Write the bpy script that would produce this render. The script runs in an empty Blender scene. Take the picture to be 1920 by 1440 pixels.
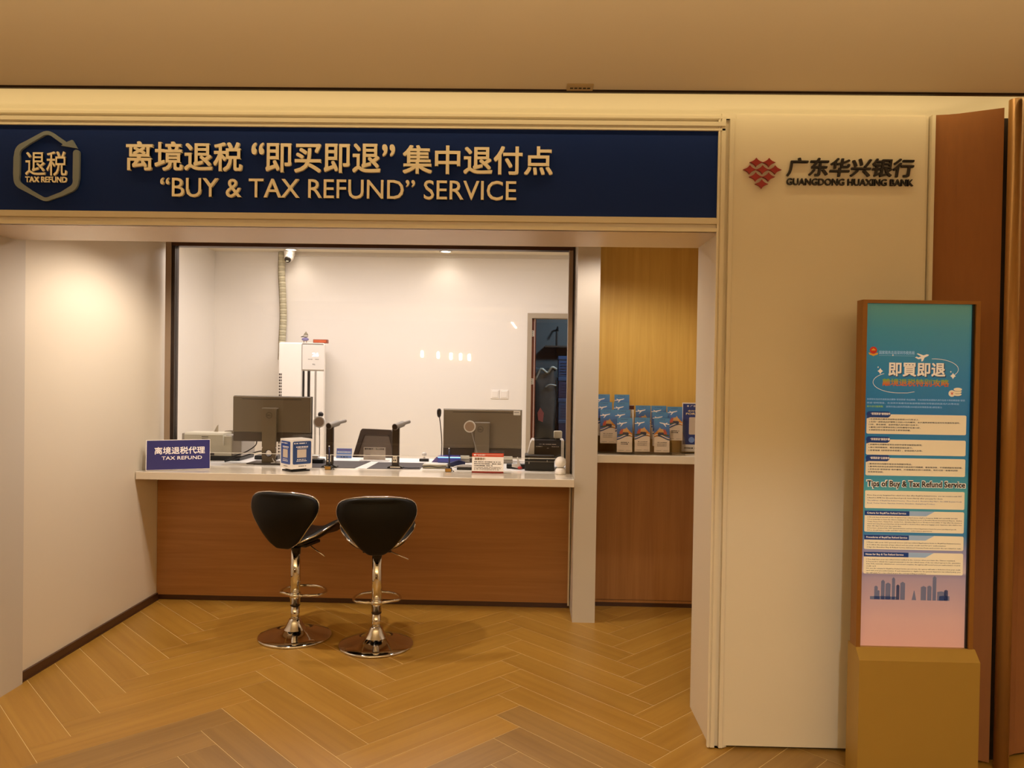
import bpy, bmesh, math, random
from mathutils import Vector, Matrix
random.seed(7)
R = math.radians
PI = math.pi
sc = bpy.context.scene
col = sc.collection

# ------------------------------------------------------------------ camera
def cam_axes(y, p, r):
    cy, sy, cp, sp, cr, sr = math.cos(y), math.sin(y), math.cos(p), math.sin(p), math.cos(r), math.sin(r)
    fw = Vector((-sy*cp, cy*cp, sp)); rt = Vector((cy, sy, 0)); up = rt.cross(fw)
    return cr*rt + sr*up, -sr*rt + cr*up, fw
rt, up, fw = cam_axes(R(1.1909), R(-0.7407), R(0.8969))
cd = bpy.data.cameras.new('camera'); cam = bpy.data.objects.new('camera', cd); col.objects.link(cam)
cd.sensor_width = 36.0; cd.sensor_fit = 'HORIZONTAL'; cd.lens = 36.0*1430/1920
cd.clip_start = 0.05; cd.clip_end = 100
m = Matrix.Identity(4)
for i in range(3):
    m[i][0] = rt[i]; m[i][1] = up[i]; m[i][2] = -fw[i]
m[2][3] = 1.45
cam.matrix_world = m
sc.camera = cam

# ------------------------------------------------------------------ view, world
sc.view_settings.view_transform = 'Standard'; sc.view_settings.look = 'None'
sc.view_settings.gamma = 1.0; sc.view_settings.use_curve_mapping = False
sc.view_settings.exposure = 0.0
sc.cycles.max_bounces = 10; sc.cycles.transparent_max_bounces = 16
sc.cycles.sample_clamp_indirect = 6.0
w = bpy.data.worlds.new('world'); sc.world = w; w.use_nodes = True
w.node_tree.nodes['Background'].inputs[0].default_value = (1.0, 0.72, 0.42, 1)
w.node_tree.nodes['Background'].inputs[1].default_value = 0.02

# ------------------------------------------------------------------ lights
def area(name, loc, rot, sx, sy, power, color, spread=180):
    l = bpy.data.lights.new(name, 'AREA'); l.shape = 'RECTANGLE'; l.size = sx; l.size_y = sy
    l.energy = power; l.color = color; l.spread = R(spread)
    o = bpy.data.objects.new(name, l); col.objects.link(o); o.location = loc; o.rotation_euler = rot
    return o
def spot(name, loc, target, power, color, cone=90, blend=.6, rad=.04):
    l = bpy.data.lights.new(name, 'SPOT'); l.energy = power; l.color = color; l.spot_size = R(cone)
    l.spot_blend = blend; l.shadow_soft_size = rad
    o = bpy.data.objects.new(name, l); col.objects.link(o); o.location = loc
    o.rotation_euler = (Vector(target)-Vector(loc)).to_track_quat('-Z', 'Y').to_euler()
    return o
WARM = (1.0, 0.78, 0.45); MID = (1.0, 0.80, 0.56); SOFT = (1.0, 0.85, 0.73); COVE = (1.0, 0.73, 0.34)
# cove strip over the ceiling slot, washing the wall above the portal
area('cove_strip', (-0.3, 2.875, 2.60), (R(26), 0, 0), 9.0, 0.02, 10.6, COVE)
# corridor: unseen warm fill added for floor bounce behind the camera, line light and downlight in its ceiling
area('corridor_fill', (-0.3, -1.0, .25), (R(180), 0, 0), 6.0, 0.9, 215, WARM, 132)
area('ceiling_line_light', (-0.8, -0.9, 2.495), (0, 0, 0), 5.0, 0.06, 16, WARM)
spot('corridor_downlight', (0.55, -0.4, 2.47), (0.85, 1.95, 0.0), 82, (1.0, .98, .92), 54, .45, .04)
# booth ceiling downlights (hidden above the soffit)
spot('booth_downlight_left', (-1.62, 3.92, 2.27), (-1.7, 3.92, 0), 76, SOFT, 150, .5, .04)
spot('booth_downlight_middle', (-0.60, 4.1, 2.27), (-0.60, 4.1, 0), 38, SOFT, 150, .5, .04)
spot('booth_downlight_right', (0.44, 4.02, 2.27), (0.46, 4.05, 0), 31, SOFT, 150, .5, .04)
# office: panel light on the ceiling near the glass and two small downlights by the back wall
area('office_panel_light', (-1.1, 5.75, 2.54), (0, 0, 0), 2.6, 0.9, 58, (1.0, .905, .88))
for i, (x, y, p) in enumerate(((-2.18, 6.9, 3.2), (-0.764, 6.9, 3.2))):
    spot('office_downlight', (x, y, 2.535), (x, y, 0), p, SOFT, 150, .7, .06)
# dim bluish lamp in the store room
spot('store_lamp', (0.95, 8.0, 2.5), (0.7, 9.0, 1.2), 70.0, (.78, .92, 1.0), 150, .8, .1)

# ------------------------------------------------------------------ materials
def lin(c):
    def f(v):
        v /= 255.0
        return v/12.92 if v <= .04045 else ((v+.055)/1.055)**2.4
    return tuple(f(v) for v in c)+(1,)
def M(name, rgb, rough=.5, metal=0.0, var=.04, scale=8.0, bump=0.0, emit=None, coat=0.0, spec=None, stretch=None):
    mt = bpy.data.materials.new(name); mt.use_nodes = True
    nt = mt.node_tree; b = nt.nodes['Principled BSDF']
    c = lin(rgb)
    b.inputs['Roughness'].default_value = rough; b.inputs['Metallic'].default_value = metal
    if coat: b.inputs['Coat Weight'].default_value = coat; b.inputs['Coat Roughness'].default_value = .08
    if spec is not None: b.inputs['Specular IOR Level'].default_value = spec
    tc = nt.nodes.new('ShaderNodeTexCoord'); n = nt.nodes.new('ShaderNodeTexNoise')
    n.inputs['Scale'].default_value = scale; n.inputs['Detail'].default_value = 4
    src = tc.outputs['Object']
    if stretch:
        mp = nt.nodes.new('ShaderNodeMapping'); mp.inputs['Scale'].default_value = stretch
        nt.links.new(src, mp.inputs[0]); src = mp.outputs[0]
    nt.links.new(src, n.inputs['Vector'])
    mx = nt.nodes.new('ShaderNodeMix'); mx.data_type = 'RGBA'
    mx.inputs[6].default_value = tuple(v*(1-var) for v in c[:3])+(1,)
    mx.inputs[7].default_value = tuple(min(1, v*(1+var)) for v in c[:3])+(1,)
    nt.links.new(n.outputs['Fac'], mx.inputs[0]); nt.links.new(mx.outputs[2], b.inputs['Base Color'])
    if bump:
        bp = nt.nodes.new('ShaderNodeBump'); bp.inputs['Strength'].default_value = bump; bp.inputs['Distance'].default_value = .002
        nt.links.new(n.outputs['Fac'], bp.inputs['Height']); nt.links.new(bp.outputs[0], b.inputs['Normal'])
    if emit:
        nt.links.new(mx.outputs[2], b.inputs['Emission Color']); b.inputs['Emission Strength'].default_value = emit
    return mt
def wood(name, light, dark, axis='z', rough=.45, rand=False, scale=1.0):
    mt = bpy.data.materials.new(name); mt.use_nodes = True
    nt = mt.node_tree; b = nt.nodes['Principled BSDF']; b.inputs['Roughness'].default_value = rough
    tc = nt.nodes.new('ShaderNodeTexCoord'); mp = nt.nodes.new('ShaderNodeMapping')
    s = {'x': (1.6, 38, 38), 'y': (38, 1.6, 38), 'z': (38, 38, 1.6)}[axis]
    mp.inputs['Scale'].default_value = tuple(v*scale for v in s)
    src = tc.outputs['Object']
    if rand:
        oi = nt.nodes.new('ShaderNodeObjectInfo'); sm = nt.nodes.new('ShaderNodeVectorMath'); sm.operation = 'MULTIPLY_ADD'
        cb = nt.nodes.new('ShaderNodeCombineXYZ')
        for k in range(3): nt.links.new(oi.outputs['Random'], cb.inputs[k])
        sm.inputs[1].default_value = (17.3, 9.1, 5.7)
        nt.links.new(cb.outputs[0], sm.inputs[0]); nt.links.new(src, sm.inputs[2]); src = sm.outputs[0]
    nt.links.new(src, mp.inputs[0])
    n = nt.nodes.new('ShaderNodeTexNoise'); n.inputs['Scale'].default_value = 1.0; n.inputs['Detail'].default_value = 6
    n.inputs['Roughness'].default_value = .62; n.inputs['Distortion'].default_value = .6
    nt.links.new(mp.outputs[0], n.inputs['Vector'])
    rp = nt.nodes.new('ShaderNodeValToRGB')
    rp.color_ramp.elements[0].position = .3; rp.color_ramp.elements[0].color = lin(dark)
    rp.color_ramp.elements[1].position = .68; rp.color_ramp.elements[1].color = lin(light)
    nt.links.new(n.outputs['Fac'], rp.inputs[0])
    out = rp.outputs[0]
    if rand:
        hs = nt.nodes.new('ShaderNodeHueSaturation'); mr = nt.nodes.new('ShaderNodeMapRange')
        mr.inputs[3].default_value = .93; mr.inputs[4].default_value = 1.06
        nt.links.new(oi.outputs['Random'], mr.inputs[0]); nt.links.new(mr.outputs[0], hs.inputs['Value'])
        nt.links.new(out, hs.inputs['Color']); out = hs.outputs[0]
    nt.links.new(out, b.inputs['Base Color'])
    bp = nt.nodes.new('ShaderNodeBump'); bp.inputs['Strength'].default_value = .12; bp.inputs['Distance'].default_value = .001
    nt.links.new(n.outputs['Fac'], bp.inputs['Height']); nt.links.new(bp.outputs[0], b.inputs['Normal'])
    return mt
def glassmat(name, tint=(1, 1, 1), refl=1.0, ior=1.5):
    mt = bpy.data.materials.new(name); mt.use_nodes = True
    nt = mt.node_tree; nt.nodes.clear()
    o = nt.nodes.new('ShaderNodeOutputMaterial'); tr = nt.nodes.new('ShaderNodeBsdfTransparent')
    gl = nt.nodes.new('ShaderNodeBsdfGlossy'); fr = nt.nodes.new('ShaderNodeFresnel'); mx = nt.nodes.new('ShaderNodeMixShader')
    tr.inputs[0].default_value = tint+(1,); gl.inputs['Roughness'].default_value = .01
    fr.inputs[0].default_value = ior
    ml = nt.nodes.new('ShaderNodeMath'); ml.operation = 'MULTIPLY'; ml.inputs[1].default_value = refl
    nt.links.new(fr.outputs[0], ml.inputs[0])
    nt.links.new(ml.outputs[0], mx.inputs[0]); nt.links.new(tr.outputs[0], mx.inputs[1]); nt.links.new(gl.outputs[0], mx.inputs[2])
    nt.links.new(mx.outputs[0], o.inputs[0])
    return mt
def vramp(name, stops, z0, z1, rough=.25, emit=0.0, axis=2):
    """vertical printed colour gradient, in the object's own coordinates"""
    mt = bpy.data.materials.new(name); mt.use_nodes = True
    nt = mt.node_tree; b = nt.nodes['Principled BSDF']; b.inputs['Roughness'].default_value = rough
    tc = nt.nodes.new('ShaderNodeTexCoord'); sp = nt.nodes.new('ShaderNodeSeparateXYZ'); mr = nt.nodes.new('ShaderNodeMapRange')
    nt.links.new(tc.outputs['Object'], sp.inputs[0]); nt.links.new(sp.outputs[axis], mr.inputs[0])
    mr.inputs[1].default_value = z0; mr.inputs[2].default_value = z1
    rp = nt.nodes.new('ShaderNodeValToRGB'); e = rp.color_ramp.elements
    e[0].position = stops[0][0]; e[0].color = lin(stops[0][1]); e[1].position = stops[-1][0]; e[1].color = lin(stops[-1][1])
    for p, c in stops[1:-1]:
        k = e.new(p); k.color = lin(c)
    nt.links.new(mr.outputs[0], rp.inputs[0]); nt.links.new(rp.outputs[0], b.inputs['Base Color'])
    if emit:
        nt.links.new(rp.outputs[0], b.inputs['Emission Color']); b.inputs['Emission Strength'].default_value = emit
    return mt
def lamp(name, rgb, strength):
    mt = bpy.data.materials.new(name); mt.use_nodes = True
    b = mt.node_tree.nodes['Principled BSDF']; b.inputs['Base Color'].default_value = lin(rgb)
    b.inputs['Emission Color'].default_value = lin(rgb); b.inputs['Emission Strength'].default_value = strength
    return mt

PAINT = M('cream_paint', (226, 216, 196), .45, var=.015, scale=3)
LAMIN = M('jamb_laminate', (204, 197, 184), .4, var=.015, scale=3)
PAINT2 = M('cream_trim_paint', (224, 214, 194), .4, var=.02, scale=5)
WHITE = M('white_wall_paint', (236, 230, 222), .5, var=.012, scale=3)
CEIL = M('ceiling_paint', (224, 212, 190), .7, var=.02, scale=2)
SOFFIT = M('soffit_panel', (226, 214, 200), .35, var=.015, scale=2)
DARKGAP = M('dark_gap', (30, 18, 10), .8)
OAKP = wood('floor_plank_oak', (178, 136, 58), (160, 117, 43), 'x', .38, True, .55)
OAKG = wood('floor_plank_grey', (164, 128, 68), (140, 106, 52), 'x', .38, True, .55)  # greyer plank tone, used in front of the portal
GROUT = M('floor_joint', (236, 214, 160), .5)
WALNUT = wood('counter_veneer', (172, 122, 68), (153, 103, 54), 'x', .42, False, .7)
OAKV = wood('alcove_veneer', (234, 196, 102), (218, 174, 84), 'z', .45, False, .7)
WALNUTV = wood('lower_veneer', (172, 122, 68), (155, 105, 55), 'z', .42, False, .7)
BASEB = M('dark_baseboard', (74, 46, 30), .35)
STONE = M('pale_stone', (226, 216, 198), .16, var=.05, scale=4, coat=.3)
DESKW = M('white_laminate', (238, 234, 226), .35, var=.01)
STEEL = M('brushed_stile', (158, 138, 116), .32, .35, var=.08, scale=20, stretch=(1, 1, .05))
DARKST = M('dark_stile', (52, 38, 30), .35, .5)
BROWN = M('brown_fabric', (146, 94, 50), .85, var=.08, scale=60, bump=.15, stretch=(1, 1, .15))
BRONZE = M('bronze_pole', (168, 122, 66), .35, .35, var=.05)
NAVY = M('navy_sign_panel', (3, 36, 104), .6, spec=.2, var=.04, scale=3)
GOLDL = M('champagne_lettering', (255, 242, 218), .45, 0, var=.03)
GREYL = M('pewter_outline', (128, 138, 146), .4, .0, var=.03)
INK = M('black_lettering', (28, 18, 16), .4)
RED = M('dark_red_emblem', (150, 34, 30), .4)
BLKF = M('black_leather', (8, 7, 7), .45, var=.1, scale=90, bump=.1, spec=.25)
CHROME = M('chrome', (225, 222, 218), .07, 1.0, var=.01)
MONG = M('monitor_grey_brown', (128, 114, 92), .4, var=.02)
MOND = M('monitor_dark', (74, 62, 52), .45, var=.02)
BLACK = M('black_plastic', (22, 20, 20), .4)
DKPL = M('dark_plastic', (58, 46, 38), .4)
MATD = M('dark_desk_mat', (62, 54, 52), .7)
GREYP = M('grey_plastic', (206, 200, 180), .45, var=.02)
GREYD = M('darker_grey_plastic', (160, 152, 142), .45)
WPL = M('white_plastic', (240, 234, 226), .3, var=.01)
TAN = M('tan_disc', (176, 150, 126), .5)
BRASS = M('brass_plate', (176, 132, 60), .3, .6)
PAPER = M('white_paper', (244, 236, 222), .6, var=.01)
BLUEP = M('royal_blue_plaque', (26, 27, 104), .35, var=.03)
BLUEC = M('blue_print', (38, 72, 150), .35, var=.05)
BLUEL = M('light_blue_print', (120, 150, 210), .4, var=.05)
REDB = M('red_print', (196, 64, 34), .4)
REDD = M('dark_red_print', (128, 28, 20), .4)
WPRINT = M('white_print', (248, 240, 236), .5)
KPRINT = M('black_print', (30, 24, 20), .6)
GPRINT = M('grey_print', (120, 108, 98), .6)
GLASS = glassmat('clear_glass', (.985, .985, .975), 1.0, 1.5)
ACRYL = glassmat('clear_acrylic', (.985, .98, .97), .35, 1.45)
MESHF = M('grey_chair_mesh', (112, 100, 92), .7, var=.05, scale=200)
OLIVE = M('gold_stand_metal', (174, 140, 64), .42, .25, var=.03)
OLIVED = M('bronze_frame_metal', (150, 102, 44), .42, .3, var=.03)
LAMPW = lamp('downlight_lens', (255, 244, 224), 12)
LAMPR = lamp('wall_lamp_lens', (255, 240, 205), 34)

# ------------------------------------------------------------------ mesh helpers
class MB:
    def __init__(s): s.bm = bmesh.new(); s.smooth = False
    def box(s, x0, x1, y0, y1, z0, z1, bev=0.0, seg=2):
        r = bmesh.ops.create_cube(s.bm, size=1.0); vs = r['verts']
        for v in vs:
            v.co = Vector((x0+(v.co.x+.5)*(x1-x0), y0+(v.co.y+.5)*(y1-y0), z0+(v.co.z+.5)*(z1-z0)))
        if bev:
            es = list({e for v in vs for e in v.link_edges})
            bmesh.ops.bevel(s.bm, geom=es, offset=bev, segments=seg, affect='EDGES', profile=.5)
        return s
    def prism(s, pts, lo, hi, plane='xz'):
        """polygon in a plane, given thickness along the third axis"""
        def P(a, b, t):
            return {'xz': (a, t, b), 'xy': (a, b, t), 'yz': (t, a, b)}[plane]
        A = [s.bm.verts.new(P(a, b, lo)) for a, b in pts]; B = [s.bm.verts.new(P(a, b, hi)) for a, b in pts]
        n = len(pts)
        s.bm.faces.new(A); s.bm.faces.new(B[::-1])
        for i in range(n): s.bm.faces.new((A[i], B[i], B[(i+1) % n], A[(i+1) % n]))
        return s
    def cyl(s, p, q, r, r2=None, n=20):
        p = Vector(p); q = Vector(q); r2 = r if r2 is None else r2
        d = (q-p); rot = d.to_track_quat('Z', 'Y').to_matrix().to_4x4()
        mt = Matrix.Translation((p+q)/2) @ rot
        bmesh.ops.create_cone(s.bm, cap_ends=True, segments=n, radius1=r, radius2=r2, depth=d.length, matrix=mt)
        return s
    def sph(s, c, r, n=20, sz=1.0, sx=1.0, sy=1.0):
        bmesh.ops.create_uvsphere(s.bm, u_segments=n, v_segments=max(8, n//2), radius=r,
            matrix=Matrix.Translation(c) @ Matrix.Diagonal((sx, sy, sz, 1)))
        return s
    def lathe(s, prof, n=32, c=(0, 0, 0)):
        rings = []
        for r, z in prof:
            if r < 1e-6: rings.append([s.bm.verts.new((c[0], c[1], c[2]+z))])
            else: rings.append([s.bm.verts.new((c[0]+r*math.cos(2*PI*k/n), c[1]+r*math.sin(2*PI*k/n), c[2]+z)) for k in range(n)])
        for a, b in zip(rings, rings[1:]):
            for k in range(n):
                k2 = (k+1) % n
                if len(a) == 1: s.bm.faces.new((a[0], b[k], b[k2]))
                elif len(b) == 1: s.bm.faces.new((a[k], b[0], a[k2]))
                else: s.bm.faces.new((a[k], b[k], b[k2], a[k2]))
        return s
    def tube(s, pts, r, n=8, closed=False):
        pts = [Vector(p) for p in pts]; N = len(pts); rings = []; prev = None
        for i, p in enumerate(pts):
            if closed: d = pts[(i+1) % N]-pts[i-1]
            else: d = pts[min(i+1, N-1)]-pts[max(i-1, 0)]
            d.normalize()
            if prev is None:
                a = d.orthogonal().normalized()
            else:
                a = (prev-d*prev.dot(d)); a = a.normalized() if a.length > 1e-6 else d.orthogonal().normalized()
            prev = a; b = d.cross(a)
            rr = r[i] if isinstance(r, (list, tuple)) else r
            rings.append([s.bm.verts.new(p+a*rr*math.cos(2*PI*k/n)+b*rr*math.sin(2*PI*k/n)) for k in range(n)])
        for i in range(N if closed else N-1):
            A = rings[i]; B = rings[(i+1) % N]
            for k in range(n): s.bm.faces.new((A[k], A[(k+1) % n], B[(k+1) % n], B[k]))
        if not closed:
            s.bm.faces.new(rings[0][::-1]); s.bm.faces.new(rings[-1])
        return s
    def poly(s, pts3):
        s.bm.faces.new([s.bm.verts.new(p) for p in pts3]); return s
    def build(s, name, mat, parent=None, smooth=False, loc=None, rot=None):
        bmesh.ops.recalc_face_normals(s.bm, faces=s.bm.faces)
        me = bpy.data.meshes.new(name); s.bm.to_mesh(me); s.bm.free()
        if smooth:
            for p in me.polygons: p.use_smooth = True
        if mat: me.materials.append(mat)
        o = bpy.data.objects.new(name, me); col.objects.link(o)
        if smooth == 'auto':
            md = None
            try:
                me.set_sharp_from_angle(angle=R(38))
            except Exception: pass
        if parent: o.parent = parent
        if loc: o.location = loc
        if rot: o.rotation_euler = rot
        return o
def tag(o, label=None, cat=None, group=None, kind=None):
    if label: o['label'] = label
    if cat: o['category'] = cat
    if group: o['group'] = group
    if kind: o['kind'] = kind
    return o
def thing(name, label, cat, loc=(0, 0, 0), rz=0.0, group=None):
    o = bpy.data.objects.new(name, None); col.objects.link(o); o.empty_display_size = .05
    o.location = loc; o.rotation_euler = (0, 0, rz)
    return tag(o, label, cat, group)
def struct(name, mb, mat, parent=None):
    o = mb.build(name, mat, parent)
    if not parent: o['kind'] = 'structure'
    return o
def copy_tree(o, parent=None):
    c = o.copy(); col.objects.link(c); c.parent = parent
    for ch in list(o.children): copy_tree(ch, c)
    return c
def curve3(ctrl, n=24):
    """Catmull-Rom through control points"""
    P = [Vector(p) for p in ctrl]; P = [P[0]*2-P[1]]+P+[P[-1]*2-P[-2]]; out = []
    k = len(P)-3
    for i in range(k):
        for j in range(max(2, n//k)):
            t = j/max(2, n//k); a, b, c, d = P[i:i+4]
            out.append(.5*((2*b)+(c-a)*t+(2*a-5*b+4*c-d)*t*t+(3*b-a-3*c+d)*t**3))
    out.append(P[-2]); return out

# text: outlines turned into meshes; kept in a cache
_tc = {}
def glyphs(s, offset=0.0, extrude=0.0, res=2, bevel=0.0, shear=0.0, space=1.0):
    key = (s, offset, extrude, res, bevel, shear, space)
    if key in _tc: return _tc[key]
    cu = bpy.data.curves.new('t', 'FONT'); cu.body = s; cu.size = 1.0; cu.resolution_u = res
    cu.offset = offset; cu.extrude = extrude; cu.fill_mode = 'BOTH'; cu.bevel_depth = bevel; cu.bevel_resolution = 0
    cu.shear = shear; cu.space_character = space
    ob = bpy.data.objects.new('t', cu); col.objects.link(ob)
    dg = bpy.context.evaluated_depsgraph_get(); dg.update()
    me = ob.evaluated_get(dg).to_mesh()
    V = [tuple(v.co) for v in me.vertices]; F = [tuple(p.vertices) for p in me.polygons]
    ob.evaluated_get(dg).to_mesh_clear()
    bpy.data.objects.remove(ob); bpy.data.curves.remove(cu)
    _tc[key] = (V, F); return V, F
def bbox(V): return min(v[0] for v in V), max(v[0] for v in V), min(v[1] for v in V), max(v[1] for v in V)
def text(name, s, mat, parent, x0, x1, z0, z1, y, depth=.0004, offset=0.0, res=2, shear=0.0, fit=True, M4=None):
    """text filling the box x0..x1, z0..z1, facing -Y with its front at y"""
    V, F = glyphs(s, 0.0, .5, res, 0.0, shear)
    bo = offset
    a, b, c, d = bbox(V); a -= bo; b += bo; c -= bo; d += bo
    if bo:      # heavier weight: the outline laid down again, slightly shifted
        sh_ = ((0, 0), (1, 1), (-1, 1), (1, -1), (-1, -1)) if res > 1 else ((1, 0), (-1, 0))
        V0, F0 = V, F; V, F = [], []
        for q, (ux, uz) in enumerate(sh_):
            n0 = len(V); V = V+[(v[0]+ux*bo, v[1]+uz*bo, v[2]-q*.02) for v in V0]; F = F+[tuple(k_+n0 for k_ in f) for f in F0]
    sx = (x1-x0)/(b-a); sz = (z1-z0)/(d-c)
    if not fit: sx = sz = min(sx, sz)
    vs = []
    for v in V:
        p = Vector((x0+(v[0]-a)*sx, y+(.5-v[2])*depth, z0+(v[1]-c)*sz))
        vs.append(M4 @ p if M4 else p)
    me = bpy.data.meshes.new(name); me.from_pydata(vs, [], F); me.materials.append(mat); me.update()
    o = bpy.data.objects.new(name, me); col.objects.link(o); o.parent = parent
    return o
def letters(s, mat, parent, x0, x1, z0, z1, y, depth, offset=0.0, name='letter', shear=0.0, res=3, bold=0.0):
    """every character a raised piece of its own"""
    Vall, _ = glyphs(s, offset, .5, res, 0.0, shear)
    a, b, c, d = bbox(Vall); sx = (x1-x0)/(b-a); sz = (z1-z0)/(d-c)
    for i, ch in enumerate(s):
        if ch == ' ': continue
        V, F = glyphs(ch, offset, .5, res, 0.0, shear)
        Vp, _ = glyphs(s[:i+1], offset, .5, res, 0.0, shear)
        dx = max(v[0] for v in Vp)-max(v[0] for v in V)
        vs = []; FF = []
        for q, (ux, uz) in enumerate(((0, 0), (1, 1), (-1, 1), (1, -1), (-1, -1)) if bold else ((0, 0),)):
            n0 = len(vs)
            vs += [(x0+(v[0]+dx-a+ux*bold)*sx, y+(.5-v[2])*depth+q*.00005, z0+(v[1]-c+uz*bold)*sz) for v in V]
            FF += [tuple(i_+n0 for i_ in f) for f in F]
        F = FF
        me = bpy.data.meshes.new(name); me.from_pydata(vs, [], F); me.materials.append(mat); me.update()
        o = bpy.data.objects.new(name, me); col.objects.link(o); o.parent = parent
def dashes(name, mat, parent, x0, x1, z, h, y, seed=1, gap=.25, unit=None):
    """print too small to read: a broken line of tiny strokes, one flat piece"""
    rn = random.Random(seed); mb = MB(); x = x0; u = unit or h*.9
    while x < x1-u*.3:
        if rn.random() > gap*.35:
            ww = min(u*rn.uniform(.6, .95), x1-x)
            hh = h*rn.uniform(.75, 1)
            mb.poly([(x, y, z-hh/2), (x+ww, y, z-hh/2), (x+ww, y, z+hh/2), (x, y, z+hh/2)])
        x += u
    return mb.build(name, mat, parent)
def quad(name, mat, parent, x0, x1, z0, z1, y, t=.0006, bev=0):
    return MB().box(x0, x1, y, y+t, z0, z1).build(name, mat, parent)
def rrect(x0, x1, z0, z1, r, n=4):
    pts = []
    for cx, cz, a0 in ((x1-r, z1-r, 0), (x0+r, z1-r, 90), (x0+r, z0+r, 180), (x1-r, z0+r, 270)):
        for k in range(n+1):
            a = R(a0+90*k/n); pts.append((cx+r*math.cos(a), cz+r*math.sin(a)))
    return pts

# ================================================================== SETTING
# ---- floor: joint bed + herringbone planks
floor = struct('floor', MB().box(-5, 4, -6, 9.6, -.06, -.0009), GROUT)
PL, PW = .8308, .1453
OX, OY = .576, 2.943
def plank_mesh(name, mat):
    mb = MB().box(0.0010, PL-.0010, 0.0010, PW-.0010, -.004, 0, .0006, 1)
    o = mb.build(name, mat); return o
proto_oak = plank_mesh('plank', OAKP); proto_grey = plank_mesh('plank', OAKG)
U = Vector((1, 1, 0))/math.sqrt(2); V_ = Vector((-1, 1, 0))/math.sqrt(2)
field = []
used = {'a': False, 'b': False}
def inside(x, y):
    if y > 5.2 or y < .75: return False
    if y > 3.3: return -2.55 < x < 1.55
    return -3.3 < x < 2.7
for j in range(-9, 9):
    for k in range(-60, 40):
        u0, v0 = k*PW+j*PL, k*PW-j*PL
        for kind in 'HV':
            if kind == 'H': p = U*u0+V_*v0+Vector((OX, OY, 0)); ang = PI/4; c = p+U*PL/2+V_*PW/2
            else: p = U*u0+V_*(v0+PW)+Vector((OX, OY, 0)); ang = 3*PI/4; p = p+U*PW; c = p+V_*PL/2-U*PW/2
            if inside(c.x, c.y):
                grey = c.y < 2.93+.1*math.sin(7*c.x)
                key = 'b' if grey else 'a'; src = proto_grey if grey else proto_oak
                o = src if not used[key] else src.copy()
                if used[key]: col.objects.link(o)
                used[key] = True
                o.location = p; o.rotation_euler = (0, 0, ang); o.parent = floor
            elif -4.7 < c.x < 3.7 and -5.7 < c.y <= .75:
                field.append((p, ang))
mb = MB()
for p, ang in field:
    mtx = Matrix.Translation(p) @ Matrix.Rotation(ang, 4, 'Z')
    mb.bm.faces.new([mb.bm.verts.new(mtx @ Vector(q)) for q in ((.001, .001, -.0005), (PL-.001, .001, -.0005), (PL-.001, PW-.001, -.0005), (.001, PW-.001, -.0005))])
fo = mb.build('plank_field', OAKG, floor); fo['kind'] = 'stuff'

# ---- corridor shell
ceil = struct('ceiling', MB().box(-5, 4, -6, 2.83, 2.503, 2.57), CEIL)
MB().box(-5, 4, 2.83, 2.842, 2.494, 2.58).build('edge_strip', DARKST, ceil)
struct('ceiling', MB().box(-5, 4, 2.55, 3.16, 2.78, 2.84), CEIL)
struct('wall_above_portal', MB().box(-5, 4, 3.06, 3.16, 2.36, 2.78), PAINT)
struct('wall_corridor_left', MB().box(-5.1, -5, -6, 3.16, 0, 2.84), PAINT)
struct('wall_corridor_right', MB().box(4, 4.1, -6, 3.16, 0, 2.84), PAINT)
rear = struct('wall_rear', MB().box(-5, 4, -6.1, -6, 0, 2.84), M('rear_shopfront', (150, 118, 84), .6))
for i, (x, z) in enumerate(((-2.157, 1.829), (-1.83, 1.812), (-1.569, 1.794), (-1.373, 1.786), (-1.199, 1.778))):
    MB().lathe([(0, -.075), (.03, -.06), (.034, 0), (.03, .06), (0, .075)], 10, (x, -5.95, z)).build('wall_lamp', LAMPR, rear)
MB().tube([(-.47, -5.95, 2.66), (-.25, -5.95, 2.38)], .018, 8).build('strip_lamp', LAMPR, rear)
for x, y in ((.55, -1.2), (-1.4, -1.2), (-1.4, .9), (.55, .9), (-3.0, .0)):
    MB().lathe([(0, 0), (.045, 0), (.055, .004)], 20, (x, y, 2.4985)).build('downlight', LAMPW if y < 0 else PAINT, ceil)

# ---- portal
# right white panel, lintel, jambs
struct('wall_front', MB().box(.79, 1.517, 2.98, 3.06, .012, 2.466), PAINT)
struct('wall_front_left', MB().box(-3.2, -2.45, 2.98, 3.06, 0, 2.466), PAINT)
struct('wall_jamb_right', MB().box(.735, .80, 2.992, 3.352, 0, 2.05).box(.80, 1.35, 3.07, 3.352, 0, 2.40), PAINT)
struct('wall_jamb_left', MB().box(-2.75, -2.287, 2.992, 3.42, 0, 2.05), LAMIN)
struct('wall_lintel', MB().box(-2.75, .80, 2.996, 3.06, 2.052, 2.44).box(-2.75, 1.35, 3.05, 3.36, 2.05, 2.40), PAINT)
struct('ceiling', MB().box(-2.287, .735, 2.99, 3.36, 2.014, 2.05), SOFFIT)
# shadow joint under the white panel
struct('trim_1', MB().box(.79, 1.517, 3.0, 3.05, 0, .012), DARKGAP)
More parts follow.
